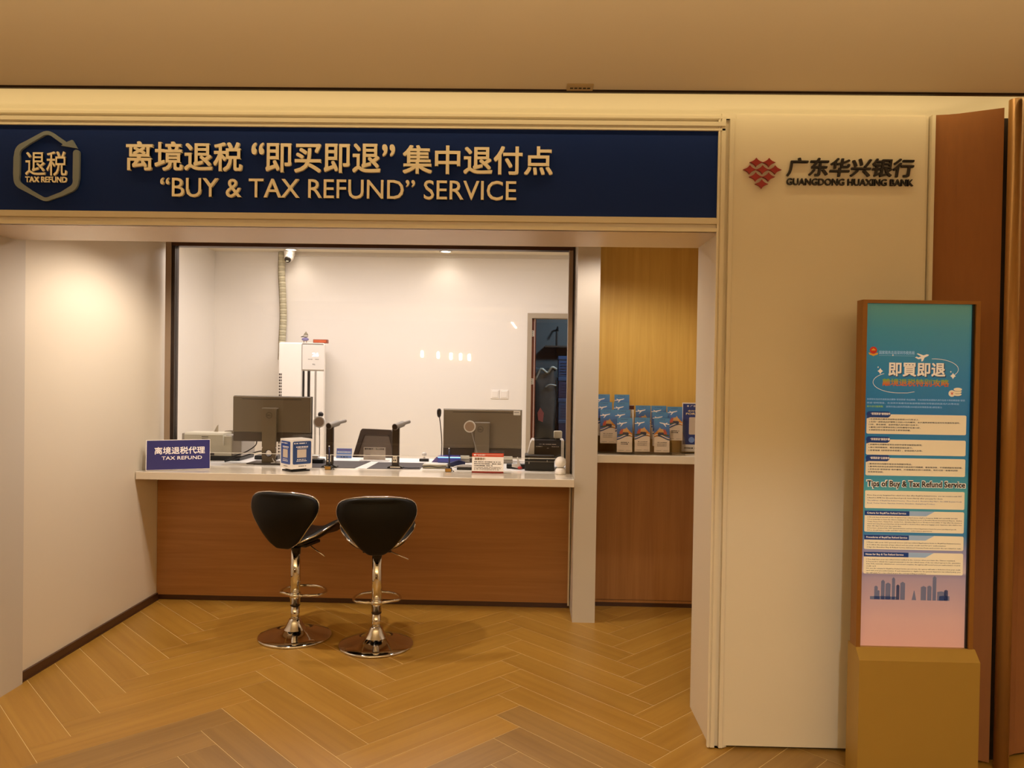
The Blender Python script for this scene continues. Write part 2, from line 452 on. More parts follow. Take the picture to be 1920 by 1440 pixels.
# mouldings around the sign: stepped profiles along X
def mould(name, prof, x0, x1):
    struct(name, MB().prism(prof, x0, x1, 'yz'), PAINT2)
X0, X1 = -2.45, .748
mould('trim_2', [(3.06, 2.404), (2.976, 2.404), (2.976, 2.412), (2.982, 2.414), (2.982, 2.419), (2.972, 2.421), (2.972, 2.437), (2.99, 2.439), (2.99, 2.447), (2.976, 2.450), (2.976, 2.459), (2.988, 2.461), (2.988, 2.470), (3.06, 2.470)], X0, X1)
mould('trim_3', [(3.0, 2.014), (2.978, 2.014), (2.978, 2.028), (2.994, 2.030), (2.994, 2.042), (2.976, 2.044), (2.974, 2.062), (2.982, 2.064), (2.980, 2.068), (3.06, 2.068), (3.06, 2.0525), (3.0, 2.0525)], X0, .73)
# vertical moulding at the right of the opening
def vmould(name, prof, z0, z1):
    struct(name, MB().prism(prof, z0, z1, 'xy'), PAINT2)
vmould('trim_4', [(.722, 2.991), (.722, 2.978), (.729, 2.976), (.731, 2.982), (.736, 2.976), (.750, 2.976), (.752, 2.992), (.764, 2.992), (.766, 2.974), (.781, 2.974), (.783, 2.979), (.79, 2.979), (.79, 2.991)], .004, 2.45)
struct('trim_5', MB().box(.735, .79, 2.982, 3.05, 2.451, 2.472).box(.778, 1.517, 2.986, 3.05, 2.467, 2.474), PAINT2)
# right edge of the white panel
vmould('trim_6', [(1.517, 3.03), (1.517, 2.984), (1.527, 2.984), (1.529, 2.996), (1.534, 2.996), (1.536, 2.972), (1.549, 2.972), (1.549, 3.03)], .01, 2.47)

# ---- booth
struct('wall_left', MB().box(-2.41, -2.31, 3.42, 4.83, 0, 2.28), PAINT)
struct('baseboard_left', MB().box(-2.31, -2.298, 3.42, 4.722, 0, .045).box(-2.298, -2.294, 3.42, 4.722, 0, .006), BASEB)
struct('ceiling', MB().box(-2.41, 1.35, 3.36, 4.83, 2.28, 2.36), SOFFIT)
struct('wall_right', MB().box(1.2, 1.3, 3.352, 4.83, 0, 2.28), PAINT)
struct('wall_middle', MB().box(.281, .413, 4.46, 4.83, 0, 2.28), LAMIN)
struct('wall_header', MB().box(-2.31, .281, 4.72, 4.83, 2.24, 2.28), PAINT)
struct('wall_alcove', MB().box(.413, 1.2, 4.81, 4.9, 0, 2.28), PAINT)

# ---- service window: stiles, header, pane
win = MB().box(-2.272, -2.236, 4.722, 4.79, .84, 2.24).build('window_1', STEEL); win['kind'] = 'structure'
MB().box(-2.236, -2.216, 4.728, 4.785, .84, 2.222).build('dark_seal', DARKST, win)
MB().box(.243, .268, 4.722, 4.79, .84, 2.222).build('stile', STEEL, win)
MB().box(.268, .278, 4.722, 4.79, .84, 2.24).build('inner_stile', DARKST, win)
MB().box(-2.236, .268, 4.722, 4.79, 2.218, 2.24).build('header', M('header_bronze', (70, 42, 26), .35, .4), win)
MB().box(-2.216, .243, 4.748, 4.756, .928, 2.218).build('pane', GLASS, win)
MB().box(-2.216, .243, 4.7465, 4.7575, .9255, .9285).build('pane_edge', M('polished_glass_edge', (236, 232, 220), .2), win)

# ---- office behind the glass
struct('ceiling', MB().box(-3.05, 1.3, 4.83, 7.2, 2.557, 2.62), CEIL)
struct('wall_office_front', MB().box(-3.05, 1.3, 4.83, 4.9, 2.24, 2.557).box(-3.05, -2.31, 4.83, 4.9, 0, 2.24).box(.281, 1.3, 4.9, 4.93, 0, 2.24), WHITE)
struct('wall_office_left', MB().box(-3.05, -2.95, 4.9, 7.2, 0, 2.557), WHITE)
struct('wall_office_right', MB().box(1.2, 1.3, 4.93, 7.1, 0, 2.557), WHITE)
struct('wall_back', MB().box(-2.95, 0.0, 7.1, 7.2, 0, 2.557).box(0.0, .86, 7.1, 7.2, 2.02, 2.557).box(.86, 1.3, 7.1, 7.2, 0, 2.557), WHITE)
struct('trim_7', MB().box(-2.26, 1.2, 7.075, 7.1, 2.522, 2.557), M('crown_grey', (214, 206, 194), .6))
# door frame, open leaf edge with hinges, store room beyond
FRAME = M('door_frame_paint', (168, 154, 134), .4)
door = MB().box(-.012, .03, 7.07, 7.2, 0, 2.018).build('door_1', FRAME); door['kind'] = 'structure'
MB().box(.83, .872, 7.07, 7.2, 0, 2.018).build('jamb', FRAME, door)
MB().box(.03, .83, 7.07, 7.2, 1.972, 2.018).build('head', FRAME, door)
leaf = MB().box(.031, .052, 7.12, 7.2, .01, 1.968).box(.031, .07, 7.2, 7.95, .01, 1.968).build('leaf', wood('door_leaf_wood', (120, 56, 26), (96, 42, 18), 'z', .45), door)
MB().box(.052, .06, 7.115, 7.2, .01, 1.97).build('stop', M('stop_paint', (206, 178, 166), .4), door)
HG = M('hinge_steel', (214, 208, 196), .35, .4)
for z in (1.832, 1.385, .3):
    h = MB().box(.022, .050, 7.112, 7.12, z-.028, z+.028).build('hinge', HG, door)
    mb = MB()
    for dz in (-.016, 0, .016): mb.cyl((.036, 7.1125, z+dz), (.036, 7.1105, z+dz), .004, n=8)
    mb.build('screw', BLACK, h)
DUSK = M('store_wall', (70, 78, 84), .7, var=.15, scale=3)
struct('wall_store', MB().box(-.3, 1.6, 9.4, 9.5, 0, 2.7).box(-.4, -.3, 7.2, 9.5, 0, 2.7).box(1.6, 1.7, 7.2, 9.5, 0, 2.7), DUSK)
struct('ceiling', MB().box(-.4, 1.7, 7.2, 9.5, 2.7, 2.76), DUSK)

# ---- folded fabric wall with pole at the far right
def ribbon(name, pts, z0, z1, mat, th=.012, parent=None):
    a = [Vector((x, y, 0)) for x, y in pts]; front = [(p.x, p.y) for p in a]; back = []
    for i, p in enumerate(a):
        d = (a[min(i+1, len(a)-1)]-a[max(i-1, 0)]).normalized(); back.append((p.x-d.y*th, p.y+d.x*th))
    return MB().prism(front+back[::-1], z0, z1, 'xy').build(name, mat, parent)
fw_ = ribbon('wall_fabric', [(1.549, 2.985), (1.60, 2.975), (1.63, 2.965), (1.762, 2.897)], .012, 2.473, BROWN); fw_['kind'] = 'structure'
ribbon('fabric_panel', [(1.832, 2.918), (1.86, 2.945), (1.90, 2.968), (1.96, 2.985), (2.05, 2.992), (2.4, 2.995)], .014, 2.462, BROWN, .012, fw_)
MB().cyl((1.788, 2.868, .0), (1.788, 2.868, 2.492), .025, n=24).build('pole', BRONZE, fw_, True)
MB().box(1.735, 1.84, 2.945, 2.96, 0, 2.45).build('backing', DARKGAP, fw_)
MB().box(1.549, 1.735, 2.985, 3.0, 0, .012).box(1.84, 2.4, 3.012, 3.02, 0, .014).build('foot_joint', DARKGAP, fw_)
struct('wall_front_right', MB().box(1.517, 4, 3.03, 3.06, 0, 2.45), PAINT)

# ================================================================== BIG FIXED THINGS
# counter front
t = thing('reception_counter', 'long reception counter front in brown wood veneer behind the two bar stools', 'counter', (-1.015, 4.75, 0))
lx = 1.293
MB().box(-lx, lx-.002, -.03, -.01, .035, .795).build('front_panel', WALNUT, t)
MB().box(-lx, lx-.002, -.012, 0, 0, .035).build('kick_plate', BASEB, t)
MB().box(lx-.012, lx-.002, -.036, -.03, .02, .795).build('end_strip', PAINT2, t)
MB().box(-lx, lx-.002, -.01, .028, .035, .795).build('carcass', WALNUT, t)
t = MB().box(-2.306, .280, 4.445, 4.795, .795, .84, .002, 1).build('countertop', STONE)
tag(t, 'long pale stone countertop running under the glass service window', 'countertop')
t = thing('staff_desk', 'white laminate staff desk just behind the glass, carrying monitors and mats', 'desk', (-1.0, 5.1, 0))
MB().box(-1.30, 1.275, -.303, .30, .81, .84, .002, 1).build('desk_top', DESKW, t)
for x in (-1.28, 0, 1.24): MB().box(x, x+.03, -.29, .28, 0, .81).build('side_panel', DESKW, t)

# alcove: shelf and veneer panels
t = thing('alcove_panelling', 'wood veneer back of the leaflet alcove, golden above and brown below', 'panelling', (.8, 4.8, 0))
MB().box(-.386, .399, -.012, .008, .977, 2.279).build('upper_panel', OAKV, t)
MB().box(-.386, .399, -.012, .008, .045, .93).build('lower_panel', WALNUTV, t)
MB().box(-.386, .399, -.016, .008, .028, .042).build('bottom_rail', WALNUTV, t)
MB().box(-.386, .399, -.006, .008, 0, .026).build('kick_plate', BASEB, t)
t = MB().box(.4135, 1.199, 4.545, 4.80, .931, .976, .0015, 1).build('display_shelf', PAINT)
tag(t, 'thick cream shelf in the alcove holding the leaflet racks', 'shelf')

# ---- blue fascia sign
t = thing('fascia_sign', 'long navy blue shop sign with raised champagne letters over the opening', 'sign', (-.86, 2.985, 2.236))
MB().box(-1.59, 1.581, 0, .011, -.168, .1675).build('panel', NAVY, t)
ox, oz = .86, -2.236
def LT(s, x0, x1, z0, z1, bold, dep=.012, mat=GOLDL, name='letter'):
    letters(s, mat, t, x0+ox, x1+ox, z0+oz, z1+oz, -dep-.004, dep, 0.0, name, bold=bold)
LT('离境退税', -1.588, -1.133, 2.228, 2.338, .017)
LT('“', -1.093, -1.047, 2.295, 2.337, .012)
LT('即买即退', -1.037, -.590, 2.226, 2.337, .017)
LT('”', -.580, -.534, 2.293, 2.335, .012)
LT('集中退付点', -.499, .081, 2.226, 2.333, .017)
LT('“BUY & TAX REFUND” SERVICE', -1.453, -.057, 2.125, 2.199, .004)
LT('退税', -1.992, -1.828, 2.203, 2.298, .006, .008)
LT('TAX REFUND', -1.993, -1.828, 2.1775, 2.1985, .03, .006)
# hexagon arrow outline (logo units: 1 = 2.13 mm)
def lg(px, py): return ((-1.992+(px-50)*.00213)+ox, (2.297-(py-285)*.00218)+oz)
def wpath(pts):
    """closed outline of a path with a half width at each point"""
    L, Rr = [], []
    P = [Vector((p[0], p[1], 0)) for p in pts]
    for i, p in enumerate(P):
        d = (P[min(i+1, len(P)-1)]-P[max(i-1, 0)]).normalized(); n = Vector((-d.y, d.x, 0))*pts[i][2]
        L.append((p.x+n.x, p.y+n.y)); Rr.append((p.x-n.x, p.y-n.y))
    return L+Rr[::-1]
def arc_corner(a, b, c, f=.5, n=5):
    a, b, c = Vector(a), Vector(b), Vector(c); p = b+(a-b).normalized()*f; q = b+(c-b).normalized()*f; out = []
    for k in range(n+1):
        s = k/n; out.append(tuple((1-s)**2*p+2*s*(1-s)*b+s*s*q))
    return out
hexp = [(145.0, 287.0, 6.0), (144.9, 300, 6.0), (144.6, 332, 6.0)]
for p in arc_corner((144.6, 332), (143.6, 347), (132, 354), 9): hexp.append((p[0], p[1], 5.2))
hexp += [(118, 361, 3.8)]
for p in arc_corner((110, 361.5), (88.5, 373.5), (67, 361), 11): hexp.append((p[0], p[1], 3.3))
hexp += [(58, 357, 3.8)]
for p in arc_corner((44, 349), (33.0, 342.5), (33, 330), 9): hexp.append((p[0], p[1], 5.2))
hexp += [(33.2, 326, 6.0), (33.6, 296, 6.0)]
for p in arc_corner((33.8, 294), (34.2, 281), (45, 273.8), 9): hexp.append((p[0], p[1], 5.0))
hexp += [(56, 267.5, 3.8)]
for p in arc_corner((68, 261.0), (90.5, 248.5), (106, 258), 11): hexp.append((p[0], p[1], 3.4))
hexp += [(124.5, 270.5, 3.6)]
op = wpath(hexp)
def bar(pts, y0, y1, name, mat):
    mb = MB(); P = [lg(*p) for p in pts]; n = len(P)//2
    # strip of quads between the two sides
    F1 = [mb.bm.verts.new((x, y0, z)) for x, z in P]; F2 = [mb.bm.verts.new((x, y1, z)) for x, z in P]; N = len(P)
    for i in range(n-1):
        a, b, c, d = i, i+1, N-2-i, N-1-i
        mb.bm.faces.new((F1[a], F1[b], F1[c], F1[d])); mb.bm.faces.new((F2[d], F2[c], F2[b], F2[a]))
    for i in range(N): mb.bm.faces.new((F1[i], F2[i], F2[(i+1) % N], F1[(i+1) % N]))
    return mb.build(name, mat, t)
bar(op, -.012, -.002, 'hexagon_outline', GREYL)
ah = [(137.0, 263.3), (146.4, 278.7), (116.5, 274.0), (122.0, 270.5), (128, 267)]
MB().prism([lg(*p) for p in ah], -.0122, -.002).build('arrow_head', GREYL, t)
cap = [(145.0+6*math.cos(R(a)), 287.0-6*math.sin(R(a))) for a in range(0, 181, 20)]
MB().prism([lg(*p) for p in cap], -.012, -.002).build('outline_cap', GREYL, t)

# ---- bank sign on the white panel
t = thing('bank_sign', 'dark red lattice emblem and black bank lettering mounted on the white panel', 'sign', (1.14, 2.98, 2.24))
def star(cx, cz, hw, hh, n=6):
    c = [(cx, cz+hh), (cx+hw, cz), (cx, cz-hh), (cx-hw, cz)]; out = []
    for i in range(4):
        a = Vector(c[i]); b = Vector(c[(i+1) % 4]); m_ = (a+b)/2+(Vector((cx, cz))-(a+b)/2)*.42
        for k in range(n):
            s = k/n; out.append(tuple((1-s)**2*a+2*s*(1-s)*m_+s*s*b))
    return out
for px, py in ((655, 420), (1085, 420), (440, 665), (870, 665), (1295, 665), (645, 905), (1075, 905), (850, 1145)):
    x = .819+(1380+px/18-1393)*.002045-1.14; z = 2.247-(280+py/18-320)*.00207-2.24
    MB().prism(star(x, z, .0252, .0172), -.012, -.001).build('emblem_diamond', RED, t)
letters('广东华兴银行', INK, t, .986-1.14, 1.469-1.14, 2.231-2.24, 2.300-2.24, -.011, .010, 0.0, 'letter', .12, bold=.016)
letters('GUANGDONG HUAXING BANK', INK, t, .986-1.14, 1.468-1.14, 2.197-2.24, 2.222-2.24, -.009, .008, 0.0, bold=.014)

# ================================================================== BAR STOOLS
def shell(rows, th, ns=14):
    """cushion: rows of (centre point, half width, side rise vector) -> closed padded shell; returns MB and rim"""
    mb = MB(); A = []; B = []; rim_l = []; rim_r = []
    n = len(rows)
    pts = []
    for c, hw, rise in rows:
        row = []
        for k in range(ns+1):
            s_ = -1+2*k/ns
            row.append(Vector(c)+Vector((hw*s_, 0, 0))+Vector(rise)*abs(s_)**2)
        pts.append(row)
    for i in range(n):
        ra, rb = [], []
        for k in range(ns+1):
            p = pts[i][k]
            du = pts[i][min(k+1, ns)]-pts[i][max(k-1, 0)]; dv = pts[min(i+1, n-1)][k]-pts[max(i-1, 0)][k]
            nn = du.cross(dv); nn = nn.normalized() if nn.length > 1e-9 else Vector((0, -1, 0))
            e = min(1, (1-abs(-1+2*k/ns))*4)*min(1, min(i, n-1-i)*.6+.0); e = max(e, 0)**.5
            ra.append(mb.bm.verts.new(p+nn*(th*.5*e+.004))); rb.append(mb.bm.verts.new(p-nn*(th*.5*e+.004)))
        A.append(ra); B.append(rb)
    for i in range(n-1):
        for k in range(ns):
            mb.bm.faces.new((A[i][k], A[i][k+1], A[i+1][k+1], A[i+1][k])); mb.bm.faces.new((B[i][k], B[i+1][k], B[i+1][k+1], B[i][k+1]))
        mb.bm.faces.new((A[i][0], A[i+1][0], B[i+1][0], B[i][0])); mb.bm.faces.new((A[i][ns], B[i][ns], B[i+1][ns], A[i+1][ns]))
    for k in range(ns):
        mb.bm.faces.new((A[0][k], B[0][k], B[0][k+1], A[0][k+1])); mb.bm.faces.new((A[n-1][k], A[n-1][k+1], B[n-1][k+1], B[n-1][k]))
    rim = pts[0][:]+[pts[i][ns] for i in range(1, n)]+pts[n-1][::-1][1:]+[pts[i][0] for i in range(n-2, 0, -1)]
    return mb, rim
def make_stool():
    t = thing('bar_stool', 'x', 'stool')
    # backrest, seen from behind: z, half width
    prof = [(0, .02), (.02, .038), (.04, .052), (.08, .07), (.13, .089), (.2, .106), (.287, .127), (.37, .145), (.446, .162), (.52, .178), (.6, .192), (.68, .201), (.75, .203), (.82, .2), (.875, .193), (.92, .177), (.955, .152), (.98, .115), (1, .06)]
    rows = []
    for u, hw in prof:
        rows.append(((0, -.105-.05*u-.03*math.sin(PI*min(1, u*1.1)), .508+.303*u), hw, (0, .045*(hw/.2)**2, 0)))
    mb, rim = shell(rows, .035); mb.build('backrest', BLKF, t, True)
    rimo = [p+Vector((0, 0, 0)) for p in rim]
    MB().tube(rimo, .0042, 6, True).build('back_piping', CHROME, t, True)
    # saddle seat: y, half width, z
    sp = [(-.11, .10, .530), (-.06, .15, .526), (0, .185, .530), (.06, .198, .536), (.12, .198, .542), (.18, .188, .545), (.23, .172, .540), (.265, .135, .530), (.28, .09, .522)]
    rows = [((0, y, z), hw, (0, .01, .095*(hw/.205)**2)) for y, hw, z in sp]
    mb, rim = shell(rows, .038); mb.build('seat', BLKF, t, True)
    MB().tube([p+Vector((0, 0, -.004)) for p in rim], .0055, 6, True).build('seat_piping', CHROME, t, True)
    MB().box(-.075, .075, -.02, .13, .495, .512, .004).lathe([(.028, .493), (.05, .497)], 20).build('seat_bracket', BLACK, t)
    MB().cyl((0, 0, .172), (0, 0, .503), .0262, n=28).build('outer_column', CHROME, t, True)
    MB().lathe([(.0262, .171), (.0268, .172), (.0268, .176), (.0262, .177)], 28).build('column_ring', DARKST, t, True)
    MB().cyl((0, 0, .07), (0, 0, .174), .0235, n=28).build('lower_column', CHROME, t, True)
    MB().lathe([(0, 0), (.190, 0), (.197, .003), (.197, .008), (.19, .013), (.15, .019), (.11, .027), (.08, .036), (.062, .045)], 56).build('base', CHROME, t, True)
    MB().lathe([(.062, .044), (.054, .055), (.045, .068), (.036, .085), (.031, .098), (.0235, .102)], 32).build('base_bell', CHROME, t, True)
    # foot ring: a loop reaching forward from a collar on the column
    loop = [(-.024, .012, .232)]
    for a in range(-160, -19, 10): pass
    pts = [(-.026, .0, .226)]
    for a in range(215, -36, -12):
        pts.append((.125*math.cos(R(a)), .085+.115*math.sin(R(a)), .226))
    pts.append((.026, .0, .226))
    MB().tube(pts, .0075, 8).build('foot_ring', CHROME, t, True)
    MB().lathe([(.0264, .212), (.030, .213), (.030, .239), (.0264, .24)], 24).build('ring_collar', CHROME, t, True)
    MB().tube([(.02, .06, .497), (.055, .055, .490), (.10, .04, .472), (.165, .02, .448)], .0035, 6).build('lever', CHROME, t, True)
    return t
st = make_stool()
st['label'] = 'black bar stool on chrome pole turned slightly right, at left'; st['group'] = 'bar stools at the counter'
st.location = (-1.25, 4.12, 0); st.rotation_euler = (0, 0, R(-15))
s2 = copy_tree(st); s2.location = (-.785, 4.02, 0); s2.rotation_euler = (0, 0, R(9))
s2['label'] = 'black bar stool on chrome pole with its back square on, at right'

# ================================================================== LIGHT BOX POSTER STAND
EM = .26
def lit(name, rgb, e=EM, rough=.35): return M(name, rgb, rough, 0, .0, 3, emit=e)
P_CARD = lit('poster_card', (232, 216, 182)); P_BLUE = lit('poster_tab_blue', (22, 58, 120)); P_WHITE = lit('poster_white', (236, 224, 206))
P_INK = lit('poster_ink', (52, 44, 40), .05); P_PALE = lit('poster_pale_blue', (150, 190, 215)); P_GREY = lit('poster_skyline', (108, 112, 138), .2)
P_DKB = lit('poster_dark_tower', (66, 72, 104), .2); P_RED = lit('poster_red', (190, 48, 30)); P_GOLD = lit('poster_gold', (214, 150, 40))
P_LBL = lit('poster_light_steel', (150, 172, 196)); P_NAVY = lit('poster_shadow_navy', (40, 66, 92)); P_GRN = lit('poster_lime', (150, 190, 60))
P_BG = vramp('poster_background', [(0, (208, 160, 146)), (.08, (200, 160, 152)), (.2, (164, 144, 156)), (.213, (140, 128, 150)), (.217, (198, 176, 172)), (.27, (150, 140, 165)), (.33, (58, 122, 160)), (.45, (80, 158, 158)), (.52, (52, 132, 168)), (.66, (40, 112, 166)), (.80, (46, 126, 170)), (.92, (62, 136, 156)), (1, (84, 144, 132))], .484, 1.725, .22, EM)
P_RAMP = vramp('poster_rainbow_text', [(0, (200, 70, 40)), (.45, (190, 120, 50)), (1, (90, 170, 60))], 1.428, 1.456, .3, EM)
t = thing('poster_stand', 'tall slim gold poster stand with a blue tax refund notice', 'poster stand', (1.412, 2.79, 0))
# plinth with sloping top
MB().prism([(-.055, 0), (.045, 0), (.045, .484), (-.02, .484), (-.055, .448)], -.213, .213, 'yz').build('plinth', OLIVE, t)
fr = MB()
fr.box(-.212, -.196, -.02, .03, .484, 1.738).box(.190, .206, -.02, .03, .484, 1.738).box(-.196, .190, -.02, .03, 1.726, 1.738)
fr.build('frame', OLIVED, t)
MB().box(-.206, .202, .012, .04, .484, 1.736).build('back_panel', OLIVED, t)
MB().box(.184, .190, -.012, .0, .484, 1.726).build('inner_black_strip', BLACK, t)  # black edge down the right of the sheet
pb = MB().box(-.196, .190, -.004, .010, .484, 1.726).build('poster_sheet', P_BG, t)
Y0 = -.0048
def pp(name, pts, mat, y=Y0, d=.0006): return MB().prism(pts, y, y+d).build(name, mat, t)
def px_(X): return X-1.412
LX0, LX1 = -.184, .172
def card(z1, z0, tab, tabx, ramp=False, tl=None):
    pp('card', rrect(LX0, LX1, z0, z1, .005), P_CARD, Y0-.0006, .0008)
    if not ramp:
        pp('card_tab', [(LX0, z1-.016)]+[(LX0, z1+.004), (LX0+.006, z1+.010), (tabx-.012, z1+.010), (tabx-.004, z1+.004), (tabx-.006, z1-.006), (tabx-.014, z1-.012), (LX0+.012, z1-.012)], P_BLUE, Y0-.0013, .0006)
    else:
        pp('card_tab', [(LX0, z1-.017), (LX0, z1), (LX0+.16, z1), (LX0+.16, z1-.017)], P_BLUE, Y0-.0013, .0006)
        pp('card_tab_fade', [(LX0+.16, z1-.017), (LX0+.16, z1), (LX0+.25, z1), (LX0+.22, z1-.017)], P_LBL, Y0-.0012, .0005)
    text('card_heading', tab, P_WHITE, t, tl[0], tl[1], tl[2], tl[3], Y0-.0018, .0004, .012)
def lines(ls, x0, z1, pitch, h, mat=P_INK, xs=None, off=.010):
    """one piece of print per line"""
    for i, l in enumerate(ls):
        if not l: continue
        V, F = glyphs(l, off, .5, 1); a, b, c, d = bbox(V)
        sz = h/.75; wx = min((b-a)*sz*(xs or 1.18), .338)
        text('print_line', l, mat, t, x0, x0+wx, z1-i*pitch-h*.9*(d-c)/.75*.9, z1-i*pitch, Y0-.0012, .0003, off, 1)
card(1.326, 1.255, '“即買即退”辦理條件', -.094, False, (-.170, -.100, 1.323, 1.332))
lines(['1.在退税商店購買退税物品金額達200元及以上。', '2.在同一退税商店於購物之日起17日内離境，本人攜帶退税物品並持有效護照等證件。',
       '口岸，實名辦理，並提供個人境外銀行信用卡。', '3.離境口岸可選擇深圳各口岸及機場中任意口岸。', '4.須提供符合要求的信用卡擔保預授權。'], -.176, 1.311, .0098, .0056)
card(1.235, 1.179, '“即買即退”辦理步驟', -.094, False, (-.170, -.100, 1.231, 1.240))
lines(['1.請攜帶有效購物發票及退税申請單到服務點辦理。', '2.簽訂預授權擔保，確認退税金額及刷卡。', '3.簽署協議《即買即退承諾書》，即領退税人民幣。'], -.176, 1.219, .0104, .0056)
card(1.168, 1.104, '“即買即退”注意事項', -.094, False, (-.170, -.100, 1.163, 1.172))
lines(['1.離境前須向海關申報並由海關驗核物品。', '2.離境時須將物品和退税申請單提交給退税代理機構，審核無誤後，代理機構解除預授權。',
       '3.若您未按“即買即退”條件離境，代理機構將扣除已退税款，您仍可按一般離境退税', '政策辦理退税。'], -.176, 1.149, .0098, .0056)
text('title_outline', 'Tips of Buy & Tax Refund Service', P_WHITE, t, -.1815, .1765, 1.0548, 1.0892, Y0-.0006, .0004, .07)
text('title', 'Tips of Buy & Tax Refund Service', P_INK, t, -.178, .173, 1.058, 1.086, Y0-.0014, .0004, .022)
pp('card', rrect(LX0, LX1, .985, 1.049, .004), P_CARD, Y0-.0006, .0008)
lines(['If you shop at any designated tax refund store that offers Buy&Tax Refund Service,  you can receive a cash VAT', 'refund in RMB for the purchased goods immediately after you pay for them.'], -.176, 1.035, .0096, .0056)
lines(['The address of Buy&Tax Refund Service:  Floor Deck 2, Shenzhen Bay MixC, No.2888 Keyuan South', 'Road, Yuehai Street, Nanshan District, Shenzhen, Guangdong Province'], -.176, 1.0155, .0096, .0054, P_GREY)
card(.976, .899, 'Criteria for Buy&Tax Refund Service', 0, True, (-.176, -.036, .9625, .9715))
lines(['1.The purchased amount at the designated tax refund stores shall be between RMB 200 and RMB 200,000.', '2.You undertake to leave the chinese mainland at the departure port of Shenzhen Baoan International Airport,  Shekou',
       'Cruise Home Port,  Futian Port,  Luohu Port,  Shenzhen Bay Port or Westport Port within 17 days after the invoice is', 'issued and carry the purchased goods by yourself or check in them with your luggage; your departure date shall be less',
       'than 183 days from your last entry date.', '3.You have obtained the VAT general invoice and tax refund Application form for your purchased goods.', '4.You should have a credit card that supports pre- authorization guarantees.'], -.174, .9545, .0079, .0050, xs=1.13)
card(.888, .836, 'Procedures of Buy&Tax Refund Service', 0, True, (-.177, -.030, .8745, .8835))
lines(['1.Please take your VAT general invoice and tax refund Application form to Buy&Tax Refund Service', '2.Confirm the amount of tax refund and use your credit card for pre- authorization.', '3.Sign the Shenzhen Buy & Refund Service Informed Consent Form and receive the tax refund in cash.'], -.174, .8635, .0088, .0053)
card(.826, .747, 'Notes for Buy & Tax Refund Service', 0, True, (-.178, -.042, .8125, .8215))
lines(['1.You shall have your tax refund items verified at the customs when you leave the Chinese mainland.', '2.You need to submit the required materials to the tax refund venue of the tax refund agency in the quarantine', 'area. If the materials submitted are correct and complete, the agency will rescind your pre-authorization on your', 'credit card.',
       '3.In case the criteria for Buy&Tax Refund Service are not met, the agency will make a deduction from your credit', 'card with your pre-authorization. If such transaction is eligible for the general departure tax refund policy, you', 'can still apply for a tax refund as per the corresponding procedures.'], -.175, .8015, .0082, .0052, xs=1.13)
# heading block
text('agency_name', '国家税务总局深圳市税务局', P_PALE, t, -.144, -.018, 1.543, 1.556, Y0, .0004, .01)
MB().prism([(-.178+.013*math.cos(a*PI/12)+.013, 1.557+.013*math.sin(a*PI/12)) for a in range(24)], Y0, Y0+.0006).build('emblem_disc', P_RED, t)
pp('emblem_rim', [(-.182, 1.549), (-.165, 1.543), (-.148, 1.549), (-.150, 1.542), (-.165, 1.536), (-.180, 1.542)], P_GOLD, Y0-.0006)
pp('emblem_roof', [(-.172, 1.556), (-.158, 1.556), (-.158, 1.559), (-.165, 1.564), (-.172, 1.559)], P_GOLD, Y0-.0006)
pp('rule', [(-.144, 1.538), (-.018, 1.538), (-.018, 1.5388), (-.144, 1.5388)], P_PALE, Y0)
text('headline_shadow', '即買即退', P_NAVY, t, -.108, .097, 1.4605, 1.513, Y0-.0002, .0004, .035)
text('headline', '即買即退', P_WHITE, t, -.110, .093, 1.464, 1.514, Y0-.0010, .0004, .024)
text('subheading', '離境退税特别攻略', P_RAMP, t, -.130, .108, 1.4285, 1.4555, Y0, .0004, .024)
text('print_line', '如果您在指定的退税商店購物“即買即退”商品價格，可以憑發票退還個人境外信用卡預授權擔保“即買', P_PALE, t, -.184, .166, 1.3765, 1.3835, Y0, .0003, .008, 1)
text('print_line', '即退”即時現金，在深圳市後離境前後服務點領取到等額退税款項人民幣現金', P_PALE, t, -.184, .146, 1.3635, 1.3705, Y0, .0003, .008, 1)
text('print_line', '集中退付服務點', P_GRN, t, -.184, -.126, 1.3505, 1.3575, Y0, .0003, .008, 1)
text('print_line', '深圳市南山區科苑南路2888號深圳灣萬象城2樓客服台', P_PALE, t, -.116, .085, 1.3505, 1.3575, Y0, .0003, .008, 1)
def arcline(name, pts, hw, mat):
    P = [(p[0], p[1], hw) for p in pts]; o = wpath(P); n = len(o)//2; mb = MB(); N = len(o)
    f = [mb.bm.verts.new((x, Y0, z)) for x, z in o]
    for i in range(n-1): mb.bm.faces.new((f[i], f[i+1], f[N-2-i], f[N-1-i]))
    return mb.build(name, mat, t)
ra = [(.052+.088*math.cos(R(a)), 1.492+.037*math.sin(R(a))) for a in range(95, -34, -8)]
arcline('swirl', ra, .0008, P_WHITE)
la = [(-.072+.092*math.cos(R(a)), 1.442+.038*math.sin(R(a))) for a in range(125, 275, 8)]+[(-.04, 1.4045), (-.015, 1.409)]
arcline('swirl', la, .0008, P_WHITE)
for sx_, sz_, r_ in ((-.139, 1.482, .010), (.121, 1.468, .010), (-.147, 1.496, .003), (.113, 1.483, .003), (-.095, 1.540, .003)):
    pp('star', star(sx_, sz_, r_, r_*1.1, 3), P_WHITE, Y0-.0006)
pp('airplane', [(-.016, 1.533), (-.010, 1.536), (-.004, 1.533), (.006, 1.537), (-.010, 1.546), (-.006, 1.548), (.014, 1.541), (.026, 1.545), (.033, 1.544), (.032, 1.540), (.018, 1.533), (.012, 1.520), (.007, 1.519), (.007, 1.529), (-.004, 1.527)], P_WHITE, Y0-.0006)
